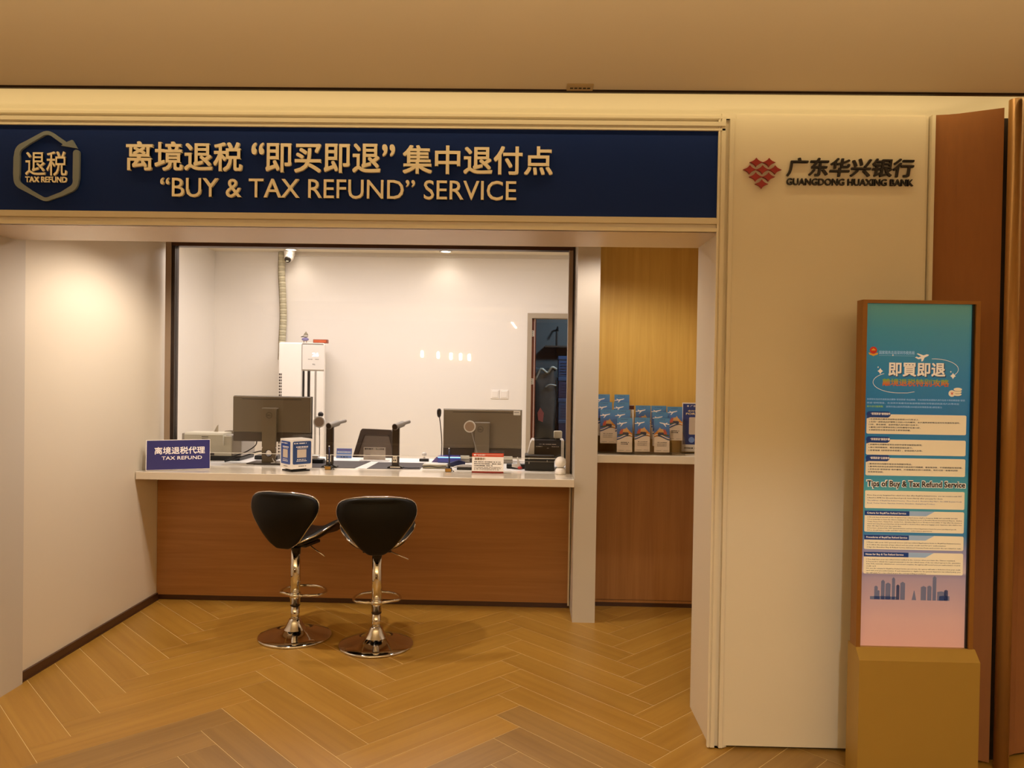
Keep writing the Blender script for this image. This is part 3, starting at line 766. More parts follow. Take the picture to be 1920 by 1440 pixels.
for i, (cz, cx) in enumerate(((1.402, .138), (1.411, .138), (1.420, .139))):
    pp('coin', [(cx+.015*math.cos(k*PI/8), cz+.006*math.sin(k*PI/8)) for k in range(16)], P_CARD, Y0-.0004-.0004*i, .0004)
    pp('coin_edge', [(cx-.015, cz-.0045), (cx-.012, cz-.0062), (cx, cz-.0074), (cx+.012, cz-.0062), (cx+.015, cz-.0045), (cx+.012, cz-.0050), (cx, cz-.0062), (cx-.012, cz-.0050)], P_NAVY, Y0-.0002-.0004*i, .0003)
pp('coin', [(.118+.012*math.cos(k*PI/10), 1.405+.012*math.sin(k*PI/10)) for k in range(20)], P_CARD, Y0-.0018)
text('coin_mark', '¥', P_RED, t, .1135, .1225, 1.400, 1.410, Y0-.0024, .0004, .01)
# skyline
for x0_, x1_, h_, mt_ in ((-.143, -.131, .050, P_GREY), (-.131, -.124, .034, P_GREY), (-.119, -.106, .072, P_GREY), (-.103, -.085, .062, P_GREY), (-.080, -.069, .082, P_GREY), (-.064, -.053, .056, P_DKB), (-.050, -.033, .066, P_GREY), (.024, .043, .052, P_GREY), (.047, .062, .054, P_GREY), (.066, .079, .090, P_GREY), (.083, .112, .034, P_GREY), (.108, .121, .040, P_DKB), (.09, .127, .018, P_GREY), (-.158, -.062, .012, P_GREY)):
    b_ = .6535; tp = [(x0_, b_), (x1_, b_), (x1_, b_+h_*.92), ((x0_+x1_)/2, b_+h_), (x0_, b_+h_*.92)]
    pp('skyline_tower', tp, mt_, Y0+.0002, .0005)
pp('skyline_tower', [(-.008, .6535), (.008, .6535), (.001, .688), (-.001, .688)], P_GREY, Y0+.0002, .0005)
# shelf edge of the plinth carries the sheet

# ================================================================== THINGS ON THE COUNTER, outside the glass
CT = .84
# blue tented plaque
t = thing('tax_refund_plaque', 'royal blue tented plaque reading TAX REFUND at the left end of the countertop', 'plaque', (-2.115, 4.585, CT), R(24))
import mathutils
lean = Matrix.Translation((0, -.045, .0)) @ Matrix.Rotation(R(-13), 4, 'X')
W2, HH = .178, .186
def leanbox(name, x0, x1, y0, y1, z0, z1, mat, MX):
    mb = MB().box(x0, x1, y0, y1, z0, z1)
    bmesh.ops.transform(mb.bm, matrix=MX, verts=mb.bm.verts); return mb.build(name, mat, t)
leanbox('front_board', -W2, W2, 0, .004, .003, HH, WPL, lean)
leanbox('blue_face', -W2+.004, W2-.002, -.0008, 0, .006, HH-.004, BLUEP, lean)
back = Matrix.Translation((0, .045, 0)) @ Matrix.Rotation(R(14.5), 4, 'X')
leanbox('rear_board', -W2, W2, -.004, 0, .003, HH-.004, WPL, back)
text('lettering', '离境退税代理', WPRINT, t, -.132, .148, .098, .142, -.0016, .0006, .016, M4=lean)
text('lettering', 'TAX REFUND', WPRINT, t, -.092, .132, .064, .085, -.0016, .0006, .008, M4=lean)
# square rotating card stand
t = thing('card_stand', 'four-sided white card stand with blue printed faces on a black foot, before the left monitor', 'card stand', (-1.410, 4.632, CT), R(44))
MB().box(-.062, .062, -.062, .062, 0, .008, .002, 1).box(-.045, .045, -.045, .045, .008, .018).build('foot', BLACK, t)
MB().box(-.07, .07, -.07, .07, .018, .196, .001, 1).build('card_box', WPL, t)
def face(rot, BL, kind):
    MX = Matrix.Rotation(rot, 4, 'Z')
    def add(name, pts, y, mat, d=.0006):
        mb = MB().prism(pts, y, y+d); bmesh.ops.transform(mb.bm, matrix=MX, verts=mb.bm.verts); return mb.build(name, mat, t)
    add('blue_face', rrect(-.058, .062, .046, .184, .008), -.0708, BL)
    add('blank_square', [(-.03, .085), (.03, .085), (.03, .135), (-.03, .135)], -.0716, M('pale_square', (206, 190, 172), .5))
    def strip(x0, x1, z, h, mat=WPRINT, seed=1):
        o = dashes('print_line', mat, t, x0, x1, z, h, -.0714, seed, .2); o.data.transform(MX)
    add('heart_mark', star(-.046, .172, .006, .006, 3), -.0714, WPRINT)
    strip(-.036, .03, .172, .007, WPRINT, 3); strip(-.036, .042, .150, .008, WPRINT, 4); strip(-.03, .036, .142, .003, WPRINT, 9)
    strip(-.03, .026, .074, .005, WPRINT, 5); strip(-.034, .034, .065, .005, WPRINT, 6); strip(-.02, .03, .034, .005, KPRINT, 8)
face(0, M('navy_card', (44, 70, 120), .35), 0); face(R(-90), BLUEC, 1)
# red and white notice
t = thing('notice_stand', 'small white notice with red bands reading a kind reminder, before the right monitor', 'notice', (-.238, 4.675, CT))
lean = Matrix.Translation((0, -.02, 0)) @ Matrix.Rotation(R(-10), 4, 'X') @ Matrix.Shear('XZ', 4, (.0, 0))
def NB(name, x0, x1, z0, z1, y, mat, d=.0008): return leanbox(name, x0, x1, y, y+d, z0, z1, mat, lean)
NB('board', -.097, .097, .002, .124, 0, WPL, .004)
NB('red_band', -.097, .097, .102, .124, -.0008, REDB); NB('red_band', -.097, .097, .002, .013, -.0008, REDD)
leanbox('rear_leg', -.09, .09, -.003, 0, .002, .118, WPL, Matrix.Translation((0, .03, 0)) @ Matrix.Rotation(R(14), 4, 'X'))
text('heading', '温馨提示：', M('brown_print', (120, 92, 60), .5), t, -.082, -.012, .081, .096, -.0012, .0004, .01, M4=lean)
text('bank_name', '广东华兴银行', WPRINT, t, -.07, -.016, .107, .117, -.0014, .0004, .012, M4=lean)
NB('emblem', -.085, -.075, .108, .117, -.0014, WPRINT, .0006)
for i, (z, h, x1, mt) in enumerate(((.070, .0055, .085, KPRINT), (.0585, .0055, .085, KPRINT), (.047, .0055, .03, KPRINT), (.037, .004, .085, GPRINT), (.030, .004, .08, GPRINT), (.0225, .004, .07, GPRINT))):
    o = dashes('print_line', mt, t, -.084, x1, z, h, -.0008, 20+i, .3); o.data.transform(lean)
# counter pens
def make_pen():
    t = thing('counter_pen', 'x', 'pen')
    MB().box(-.02, .02, -.018, .02, 0, .024, .003, 1).build('base', BLACK, t)
    MB().box(-.018, .018, -.0192, -.018, .003, .022).build('name_plate', BRASS, t)
    MB().cyl((.004, .004, .02), (.004, .004, .05), .0075, .006, 14).build('socket', BLACK, t, True)
    MB().cyl((.004, .004, .03), (.001, .006, .142), .0048, .0042, 12).build('barrel', M('navy_pen', (26, 30, 66), .3), t, True)
    MB().sph((.001, .006, .144), .0046, 10).build('tip', WPL, t, True)
    MB().tube(curve3([(.018, .01, .012), (.03, .012, .004), (.034, .0, .0022), (.026, -.008, .0022)], 10), .0018, 5).build('bead_cord', BLACK, t, True)
    return t
pn = make_pen(); pn.location = (-1.228, 4.70, CT); pn['label'] = 'dark counter pen upright in a brass-plated base before the left document camera'; pn['group'] = 'counter pens'
p2 = copy_tree(pn); p2.location = (-.482, 4.70, CT); p2['label'] = 'dark counter pen upright in a brass-plated base beside the red and white notice'
# white ball camera
t = thing('ball_camera', 'white round-headed camera at the right end of the countertop', 'camera', (.208, 4.69, CT))
MB().lathe([(0, 0), (.030, 0), (.034, .004), (.034, .014), (.031, .026), (.024, .036), (.016, .040), (0, .040)], 32).build('body', WPL, t, True)
MB().sph((0, 0, .073), .035, 32).build('head', WPL, t, True)
MB().lathe([(.0, .0405), (.020, .041), (.020, .043), (0, .044)], 24).build('neck_joint', GREYD, t, True)

# ================================================================== ON THE STAFF DESK, behind the glass
def monitor(name, label, loc, rz, pw, ph, zb, stem_w, logo_dx, sticker=False, hole=True):
    t = thing(name, label, 'monitor', loc, rz)
    # local: back of the screen faces -Y
    x = pw/2
    sh = MB(); sh.prism([(-x, zb), (x, zb), (x, zb+ph), (-x, zb+ph)], .025, .038); sh.build('screen_edge', BLACK, t)
    h2 = ph*.30
    MB().box(-x+.002, x-.002, 0, .026, zb+h2*.70, zb+ph-.002, .006).build('back_shell', MONG, t)
    MB().box(-x+.004, x-.004, .004, .026, zb+.002, zb+h2*.70, .004).build('lower_back', MOND, t)
    MB().box(-x*.76, x*.76, -.0008, .002, zb+ph-.022, zb+ph-.0185).build('vent_slot', BLACK, t)
    top = zb+ph*.73
    mb = MB()
    # stem with a cable hole
    zc, rr = .068, .021
    if hole:
        w = stem_w/2; n = 24; y0, y1 = -.045, -.03
        ring = [(rr*math.cos(2*PI*k/n), zc+rr*math.sin(2*PI*k/n)) for k in range(n)]
        box = []
        for k in range(n):
            a = 2*PI*k/n; c, s_ = math.cos(a), math.sin(a)
            k_ = min(w/abs(c) if abs(c) > 1e-6 else 9, .04/abs(s_) if abs(s_) > 1e-6 else 9); box.append((k_*c, zc+k_*s_))
        for y in (y0, y1):
            A = [mb.bm.verts.new((a_, y, b_)) for a_, b_ in ring]; B = [mb.bm.verts.new((a_, y, b_)) for a_, b_ in box]
            for k in range(n): mb.bm.faces.new((A[k], A[(k+1) % n], B[(k+1) % n], B[k]))
            if y == y0: A0, B0 = A, B
        for k in range(n):
            mb.bm.faces.new((A0[k], A[k], A[(k+1) % n], A0[(k+1) % n])); mb.bm.faces.new((B0[k], B0[(k+1) % n], B[(k+1) % n], B[k]))
        mb.box(-w, w, y0, y1, zc+.04, top).box(-w, w, y0, y1, .008, zc-.04)
    else:
        mb.box(-stem_w/2, stem_w/2, -.045, -.03, .008, top, .002, 1)
    mb.build('stem', MONG, t)
    if hole: MB().tube([((rr+.001)*math.cos(2*PI*k/20), -.0455, zc+(rr+.001)*math.sin(2*PI*k/20)) for k in range(20)], .0022, 6, True).build('cable_ring', DKPL, t, True)
    MB().box(-stem_w/2-.002, stem_w/2+.002, -.047, 0, top, top+.006).box(-stem_w/2+.01, stem_w/2-.01, -.03, .006, top-.10, top).build('stem_cap', GREYD, t)
    MB().box(-.125, .125, -.11, .07, 0, .009, .003, 1).build('base', MOND, t)
    L = .019; lz = top-.042
    MB().tube([(logo_dx+L*math.cos(2*PI*k/28), -.0455, lz+L*math.sin(2*PI*k/28)) for k in range(28)], .0014, 5, True).build('logo_ring', MOND, t, True)
    text('logo', 'DELL', MOND, t, logo_dx-.0135, logo_dx+.0135, lz-.005, lz+.005, -.0458, .0006, .02)
    if sticker:
        MB().box(x-.06, x-.012, -.0006, .001, zb+ph-.036, zb+ph-.006).build('asset_label', PAPER, t)
        o = dashes('print_line', KPRINT, t, x-.057, x-.02, zb+ph-.017, .005, -.0008, 4, .3)
    return t
t = monitor('monitor', 'larger grey-brown monitor seen from behind, before the tower air conditioner', (-1.684, 4.985, CT), R(-1.5), .525, .302, .138, .092, 0)
MB().tube(curve3([(-.1, .012, .145), (-.115, .02, .11), (-.17, .01, .07), (-.235, -.01, .045), (-.30, -.03, .012)], 20), .0042, 6).build('cable', BLACK, t, True)
MB().tube(curve3([(-.045, .0, .078), (-.10, .02, .07), (-.17, .0, .045), (-.25, -.03, .02), (-.29, -.05, .008)], 20), .0042, 6).build('cable', BLACK, t, True)
MB().tube(curve3([(.016, -.02, .06), (.03, -.05, .03), (.05, -.07, .012), (.035, -.085, .008), (.03, -.07, .010), (.06, -.06, .012), (.09, -.06, .008)], 24), .0030, 6).build('cable', WPL, t, True)
t = monitor('monitor', 'smaller grey-brown monitor seen from behind with a white asset label, right', (-.313, 5.33, CT), R(1.0), .552, .345, .014, .10, -.012, True, False)
# tower printer left (dot matrix)
t = thing('document_printer', 'grey boxy printer between the blue plaque and the left monitor', 'printer', (-2.13, 5.15, CT), R(-2))
MB().box(-.145, .15, -.07, .17, .028, .165, .006).build('body', GREYP, t)
MB().prism([(-.092, .10), (.10, .10), (.10, .168), (.06, .184), (-.078, .184), (-.092, .172)], -.165, .10, 'yz').build('hood', GREYP, t)
MB().box(.102, .215, -.06, .17, .028, .170, .005).build('right_block', GREYD, t)
MB().box(-.195, -.166, -.07, .12, .10, .18, .008).build('left_knob_block', GREYD, t)
MB().box(-.165, .21, -.075, .17, 0, .028, .003, 1).build('foot', BLACK, t)
mb = MB()
for z in (.128, .142, .156): mb.box(-.045, .0, -.0935, -.09, z, z+.004)
mb.build('vent_slots', DARKGAP, t)
MB().box(-.04, -.0, -.0715, -.07, .05, .09).build('rating_label', PAPER, t)
dashes('print_line', GPRINT, t, -.036, -.006, .08, .004, -.0718, 3); dashes('print_line', GPRINT, t, -.036, -.006, .06, .004, -.0718, 5)
MB().box(.0, .032, -.074, -.07, .034, .05, .001, 1).build('port', DKPL, t)
MB().prism([(-.02, .180), (.012, .180), (.012, .232), (.002, .222)], .03, .036).build('paper_guide', M('clear_grey', (190, 178, 160), .3), t)
MB().prism([(.04, .172), (.05, .190), (.10, .194), (.13, .188), (.118, .172)], .05, .14).build('ribbon_cover', GREYD, t)
# round discs on thin stalks
def stalk(label, loc, head, pts, ball=False, mat=TAN):
    t = thing('stalk_disc', label, 'desk device', loc)
    hx, hy, hz = head; n = 32
    MB().cyl((hx, hy-.006, hz), (hx, hy+.010, hz), .0395, n=36).build('rim', WPL, t, 'auto')
    MB().cyl((hx, hy-.008, hz), (hx, hy-.0055, hz), .0315, n=36).build('disc', mat, t)
    MB().tube(curve3(pts, 16), .0030, 7).build('stalk', GREYD, t, True)
    MB().lathe([(0, 0), (.034, 0), (.034, .006), (.025, .013), (.008, .018), (.005, .022), (0, .022)], 24).build('foot', WPL, t, True)
    return t
t = stalk('tan disc with white rim on a thin stalk, right of the left monitor', (-1.425, 5.20, CT), (0, -.004, .262), [(0, .004, .018), (.002, .004, .1), (0, .004, .225)])
MB().sph((.002, .02, .312), .019, 16).build('ball', BLACK, t, True)
MB().tube(curve3([(.02, -.02, .01), (-.01, -.05, .004), (-.04, -.08, .004), (-.08, -.09, .004)], 14), .003, 6).build('cable', WPL, t, True)
t = stalk('tan disc with white rim on a thin slanted stalk before the right monitor', (-.33, 5.08, CT), (-.053, -.004, .256), [(.006, .006, .018), (.0, .006, .07), (-.042, .006, .222)])
# gooseneck microphone
t = thing('gooseneck_microphone', 'black gooseneck microphone standing just left of the right monitor', 'microphone', (-.60, 5.24, CT))
MB().box(-.035, .035, -.03, .03, 0, .02, .004).build('base', BLACK, t)
MB().tube(curve3([(.01, 0, .02), (.014, 0, .12), (.004, 0, .24), (-.006, 0, .31)], 20), .0034, 7).build('gooseneck', DKPL, t, True)
MB().lathe([(0, 0), (.008, 0), (.0125, .010), (.0155, .028), (.0155, .045), (.011, .058), (0, .062)], 18, (-.008, 0, .305)).build('foam_head', BLACK, t, True)
# document cameras
def make_scan():
    t = thing('document_camera', 'x', 'document camera')
    MB().prism([(-.05, 0), (.05, 0), (.046, .008), (.026, .018), (-.022, .018), (-.046, .008)], -.02, .03).build('foot', BLACK, t)
    MB().box(-.03, .034, -.024, -.02, .004, .012).build('foot_badge', CHROME, t)
    MB().box(-.0225, .0225, -.012, .016, .015, .262, .004).build('column', DKPL, t)
    MB().cyl((-.004, -.022, .262), (.030, .075, .276), .0205, .0195, 22).build('arm_sleeve', GREYD, t, 'auto')
    MB().cyl((-.0045, -.0235, .2618), (-.004, -.0215, .262), .0165, n=22).build('end_cap', DKPL, t)
    MB().cyl((.026, .065, .276), (.060, .150, .286), .0115, .0115, 16).build('camera_arm', GREYD, t, 'auto')
    MB().box(-.016, .012, -.0126, -.012, .036, .078).build('label', PAPER, t)
    dashes('print_line', KPRINT, t, -.012, .008, .066, .006, -.0128, 3); dashes('print_line', KPRINT, t, -.012, .008, .05, .012, -.0128, 4)
    return t
dcm = make_scan(); dcm.location = (-1.247, 4.80, CT); dcm['label'] = 'dark document camera post on the left desk mat, right of the left monitor'; dcm['group'] = 'document cameras'
d2 = copy_tree(dcm); d2.location = (-.832, 4.82, CT); d2['label'] = 'dark document camera post on the right desk mat, before the chair'
MB().tube(curve3([(.03, .01, .006), (.08, -.012, .003), (.12, -.008, .003), (.155, .0, .004)], 20), .0025, 5).build('cable', BLACK, d2, True)
# desk mats
def mat_(label, pts):
    o = MB().prism(pts, CT, CT+.0025, 'xy').build('desk_mat', MATD); tag(o, label, 'desk mat', 'dark desk mats')
mat_('dark desk mat lying under the left document camera', [(-1.47, 4.778), (-1.085, 4.782), (-1.06, 5.16), (-1.47, 5.16)])
mat_('dark desk mat lying under the right document camera', [(-1.005, 4.778), (-.672, 4.788), (-.68, 5.12), (-1.0, 5.12)])
for o in (dcm, d2): o.location.z += .0026
# acrylic placard
t = thing('acrylic_placard', 'clear acrylic placard with grey card reading back soon, before the chair', 'placard', (-1.045, 5.215, CT))
MB().box(-.10, .10, -.03, .04, 0, .003).box(-.10, .10, .004, .007, .003, .098).build('holder', ACRYL, t)
MB().box(-.077, .074, .0, .0032, .006, .092).build('card', M('grey_card', (206, 192, 178), .5), t)
text('lettering', '暂时离开，马上回来', KPRINT, t, -.070, .066, .074, .087, -.0006, .0005, .01)
dashes('print_line', GPRINT, t, -.07, -.03, .04, .006, -.0006, 4)
# blue card
t = thing('desk_card', 'small light blue card standing at the back edge of the desk', 'card', (-1.288, 5.345, CT))
MB().prism([(-.056, 0), (.054, 0), (.056, .068), (-.052, .068)], 0, .003).build('card', BLUEL, t)
MB().box(-.03, .02, .003, .03, 0, .003).build('foot', BLUEL, t)
MB().box(-.05, .052, -.0008, 0, .054, .062).build('purple_band', M('violet_print', (120, 96, 170), .5), t)
dashes('print_line', WPRINT, t, -.046, .046, .042, .008, -.0006, 6); dashes('print_line', KPRINT, t, -.022, .022, .008, .009, -.0006, 7)
# rubber stamp
t = thing('rubber_stamp', 'rubber stamp with cream handle and black base on the desk edge', 'stamp', (-.706, 5.235, CT))
MB().box(-.032, .032, -.015, .015, 0, .018, .002, 1).build('base', BLACK, t)
MB().lathe([(.006, .018), (.007, .03), (.012, .036), (.017, .046), (.016, .056), (.008, .061), (0, .062)], 18).build('handle', WPL, t, True)
# blue lit tray
t = thing('card_terminal', 'blue desk device with a glowing light-blue strip behind a counter pen', 'desk device', (-.53, 5.20, CT))
MB().box(-.075, .08, -.03, .04, 0, .046, .004).build('body', M('blue_violet_plastic', (70, 74, 170), .25, coat=.3), t)
MB().box(-.074, .079, -.0315, -.03, .034, .043).build('light_strip', lamp('blue_glow', (120, 200, 255), 2.2), t)
MB().prism([(-.12, 0), (-.06, 0), (-.06, .046), (-.085, .038)], -.01, .03).build('side_wedge', M('violet_plastic', (120, 100, 160), .3), t)
# grey boxes and cables right of the mats
t = thing('terminal_box', 'pale grey flat box with a black cable, right of the mats', 'desk device', (-.585, 4.87, CT))
MB().box(-.078, .075, -.03, .045, 0, .026, .003).build('body', GREYP, t)
MB().tube(curve3([(-.08, -.034, .010), (-.03, -.036, .016), (.02, -.036, .010), (.07, -.036, .014), (.10, -.02, .004)], 20), .0026, 5).build('cable', BLACK, t, True)
t = thing('stapler', 'navy desk stapler lying behind the right counter pen', 'stapler', (-.465, 4.98, CT), R(12))
MB().prism([(-.06, .004), (.06, .004), (.062, .03), (.02, .042), (-.03, .026), (-.06, .016)], -.016, .016).build('upper_arm', M('navy_plastic', (30, 36, 82), .35), t)
MB().box(-.065, .064, -.018, .018, 0, .006, .002, 1).build('base', BLACK, t)
t = thing('card_reader', 'black card reader with grey top left of the red and white notice', 'desk device', (-.385, 4.83, CT))
MB().box(-.055, .05, -.03, .05, 0, .016, .003).build('body', BLACK, t); MB().box(-.05, .045, -.026, .045, .016, .0225, .003).build('grey_lid', GREYD, t)
MB().tube(curve3([(-.055, .0, .01), (-.09, -.03, .014), (-.085, -.055, .004), (-.07, -.03, .02), (0, .0, .030), (.06, .02, .018)], 24), .0028, 5).build('cable', WPL, t, True)
MB().tube(curve3([(-.04, .05, .012), (0, .09, .02), (.06, .08, .012), (.13, .09, .006)], 20), .003, 5).build('cable', BLACK, t, True)
for x, lb in ((-.43, 'small grey block under the left edge of the right monitor'), (-.135, 'small grey block right of the red and white notice, under the right monitor')):
    t = thing('grey_block', lb, 'desk device', (x, 5.21, CT), 0, 'grey blocks at the right monitor')
    MB().box(-.04, .04, -.02, .02, 0, .022, .002, 1).build('lower_case', GREYD, t); MB().box(-.038, .038, -.018, .02, .024, .046, .002, 1).build('upper_case', GREYP, t)
    MB().box(-.036, .036, -.016, .018, .021, .0245).build('joint', DKPL, t)
# white handheld scanner and red cap
t = thing('handheld_scanner', 'white handheld scanner with dark grip and red tip, left of the black printer', 'scanner', (-.06, 4.90, CT))
MB().prism([(-.035, .014), (.01, .006), (.026, .016), (.012, .05), (.004, .076), (-.002, .076), (.0, .035), (-.035, .032)], -.012, .014).build('body', WPL, t)
MB().box(-.07, .06, .015, .06, 0, .030, .006).build('dark_grip', BLACK, t)
MB().sph((.018, -.022, .011), .0105, 14, .9, 1.5).build('red_tip', M('red_plastic', (206, 60, 48), .35), t, True)
# black receipt printer, right
t = thing('receipt_printer', 'black and white receipt printer beside the right window stile', 'printer', (.10, 4.86, CT))
MB().box(-.112, .076, -.035, .11, 0, .098, .004).build('lower_case', BLACK, t)
MB().box(-.113, .077, -.036, .0, .057, .0595).build('seam', GREYD, t)
MB().prism([(.04, .07), (.22, .07), (.22, .16), (.10, .188), (.06, .188), (.04, .15)], -.052, .120, 'yz').build('control_panel', BLACK, t)
MB().prism([(-.095, .095), (-.052, .095), (-.052, .186), (-.068, .188), (-.078, .170)], .035, .22).build('left_cheek', WPL, t)
MB().prism([(.120, .07), (.138, .07), (.138, .188), (.120, .188)], .035, .22).build('right_cheek', WPL, t)
MB().box(.073, .128, .09, .12, .196, .246, .008).build('knob_plate', GREYP, t)
MB().box(.088, .115, .09, .115, .184, .198).build('knob_bracket', BLACK, t)
for z, x0, x1, sd in ((.148, -.04, .0, 3), (.148, .06, .105, 5), (.163, -.02, .09, 7), (.138, .03, .04, 2)): dashes('print_line', WPRINT, t, x0, x1, z, .004, .0392, sd, .5)
for x, z in ((-.085, .078), (-.085, .05), (.03, .062)): MB().box(x-.003, x+.003, -.0365, -.035, z-.006, z+.006).build('latch', GREYD, t)
# papers and router by the left monitor
t = thing('paper_sheaf', 'loose white papers lying by the foot of the left monitor', 'papers', (-1.86, 4.85, CT))
for i, (dx, dy, a) in enumerate(((0, 0, .2), (.02, .01, -.15), (-.02, .015, .05))):
    MB().box(-.075, .075, -.03, .04, .0012*i, .0012*i+.0010).build('sheet', PAPER, t, False, (dx, dy, 0), (0, 0, a))
t = thing('router', 'flat black router behind the foot of the left monitor', 'router', (-1.80, 5.20, CT))
MB().box(-.06, .10, -.04, .05, 0, .028, .006).build('case', BLACK, t)
t = thing('adapter', 'black adapter with a white lid right of the card stand', 'adapter', (-1.40, 5.02, CT))
MB().box(-.07, .06, -.03, .03, 0, .03, .008).build('case', BLACK, t); MB().box(-.055, .02, -.015, .025, .030, .052, .003).build('white_lid', WPL, t)

# office chair beyond the desk
t = thing('office_chair', 'dark mesh-backed office chair standing beyond the staff desk', 'chair', (-1.135, 5.78, 0), R(-4))
SC = .8
ob = [(-.16, .72), (.17, .72), (.215, .80), (.155, 1.0), (.14, 1.015), (-.135, 1.02), (-.15, 1.005), (-.225, .80)]
ib = [(-.135, .75), (.14, .75), (.18, .80), (.122, .965), (.11, .975), (-.105, .978), (-.118, .965), (-.185, .80)]
ob = [(a_*SC, b_) for a_, b_ in ob]; ib = [(a_*SC, b_) for a_, b_ in ib]
mb = MB()
for y in (-.055, -.025):
    A = [mb.bm.verts.new((a_, y, b_)) for a_, b_ in ob]; B = [mb.bm.verts.new((a_, y, b_)) for a_, b_ in ib]; n = 8
    for k in range(n): mb.bm.faces.new((A[k], A[(k+1) % n], B[(k+1) % n], B[k]))
    if y < -.05: A0, B0 = A, B
for k in range(n):
    mb.bm.faces.new((A0[k], A[k], A[(k+1) % n], A0[(k+1) % n])); mb.bm.faces.new((B0[k], B0[(k+1) % n], B[(k+1) % n], B[k]))
mb.build('back_frame', DKPL, t)
MB().prism(ib, -.042, -.036).build('back_mesh', MESHF, t)
MB().tube(curve3([(0, -.02, .85), (0, .03, .6), (0, .06, .43)], 12), .02, 8).build('back_support', BLACK, t, True)
MB().box(-.23, .23, -.02, .42, .44, .50, .02, 3).build('seat', MATD, t, True)
MB().cyl((0, .2, .10), (0, .2, .44), .026, n=16).build('column', BLACK, t, True)
for k in range(5):
    a = 2*PI*k/5+.3; q = (.27*math.cos(a), .2+.27*math.sin(a), .07)
    l = MB().tube([(0, .2, .11), q], [.028, .016], 8).build('leg', BLACK, t, True)
    MB().cyl((q[0]-.012, q[1], .03), (q[0]+.012, q[1], .03), .03, n=14).build('caster', BLACK, l, True)

# ================================================================== OFFICE BACK WALL
t = thing('air_conditioner', 'white tower air conditioner in the left back corner of the office', 'air conditioner', (-2.005, 6.74, 0), R(14))
MB().box(-.20, .195, -.06, .24, 0, 1.70, .016, 3).build('cabinet', WPL, t)
MB().box(-.196, -.005, -.082, -.06, .02, 1.694, .008).build('left_panel', WPL, t)
MB().box(.0, .19, -.074, -.06, 1.46, 1.682, .004).build('display_panel', M('display_grey_white', (226, 220, 212), .25), t)
MB().box(.0, .18, -.075, -.06, 1.684, 1.694).build('display_ledge', GREYD, t)
text('display_digits', '26', lamp('display_glow', (240, 240, 255), 1.6), t, .085, .140, 1.578, 1.612, -.0750, .0008, .03)
dashes('key_marks', GPRINT, t, .05, .145, 1.553, .005, -.0746, 5, .4, .02)
text('maker_mark', 'TCL', KPRINT, t, .086, .112, 1.503, 1.514, -.0750, .0006, .02)
for x0, x1, mt_ in ((.004, .020, BLACK), (.048, .068, BLACK), (.110, .122, GREYD)):
    MB().box(x0, x1, -.066, -.0595, .35, 1.45).build('louvre_gap', mt_, t)
for x0, x1 in ((.022, .046), (.070, .108), (.124, .186)): MB().box(x0, x1, -.070, -.06, .35, 1.447, .003, 1).build('louvre', WPL, t)
mb = MB()
for k in range(34): mb.box(-.193, -.182, -.0838, -.082, .55+k*.026, .567+k*.026); mb.box(-.178, -.170, -.0838, -.082, .55+k*.026, .567+k*.026)
o = mb.build('side_grille', DKPL, t); o['kind'] = 'stuff'
dashes('panel_mark', GPRINT, t, -.045, -.037, 1.56, .06, -.0826, 2)
# figurine and red box on top
t = thing('figurine', 'tiny grey and violet figurine standing on the air conditioner', 'figurine', (-2.01, 6.83, 1.7005))
for x in (-.012, .012): MB().cyl((x, 0, 0), (x, 0, .022), .0035, n=8).sph((x, -.006, .003), .008, 8, .4, .8, 1.4).build('foot', M('brown_feet', (150, 112, 70), .5), t, True)
MB().sph((0, 0, .034), .026, 18, .62, 1.25).build('body', M('violet_body', (130, 124, 168), .4), t, True)
MB().sph((.004, 0, .066), .022, 16, .85).build('head', M('figurine_grey', (186, 178, 164), .5), t, True)
MB().cyl((.006, 0, .074), (.006, 0, .104), .021, .002, 14).build('hat', M('figurine_hat', (150, 142, 120), .5), t, True)
MB().cyl((-.012, -.005, .06), (-.036, -.01, .054), .005, .003, 8).build('bill', DKPL, t, True)
t = thing('red_box', 'flat red-brown box lying on top of the air conditioner', 'box', (-1.86, 6.80, 1.7005))
MB().box(-.062, .062, -.03, .03, 0, .032, .002, 1).build('tray', M('red_brown_card', (150, 70, 40), .4), t)
MB().box(-.055, .055, -.0315, -.03, .005, .027).build('label_panel', M('orange_label', (190, 92, 56), .4), t)
# wrapped pipe up the wall: coils
t = thing('wrapped_pipe', 'tape-wrapped pipe climbing the wall from the air conditioner to the ceiling', 'pipe', (-2.305, 7.065, 0))
TAPE = M('pipe_tape', (206, 198, 168), .6); TAPED = M('pipe_tape_dark', (184, 176, 148), .6)  # every second turn takes the darker tape tone
path = curve3([(0, 0, 2.553), (.0, 0, 2.35), (.012, 0, 2.15), (.02, 0, 1.95), (.014, -.005, 1.75), (.012, -.01, 1.55)], 40)
prev = None; nb = 40; seg = len(path)/nb
for k in range(nb):
    p = path[min(len(path)-1, int(k*seg))]; q = path[min(len(path)-1, int((k+1)*seg))]
    if (q-p).length < .004: continue
    MB().tube([p, p+(q-p)*.06, p+(q-p)*.94, q], [.027, .0305, .0290, .0262], 14).build('tape_turn', TAPE if k % 2 else TAPED, t, True)
MB().tube([(p.x-.034, p.y+.006, p.z) for p in path], .0045, 6).build('side_cable', M('olive_cable', (120, 104, 70), .6), t, True)
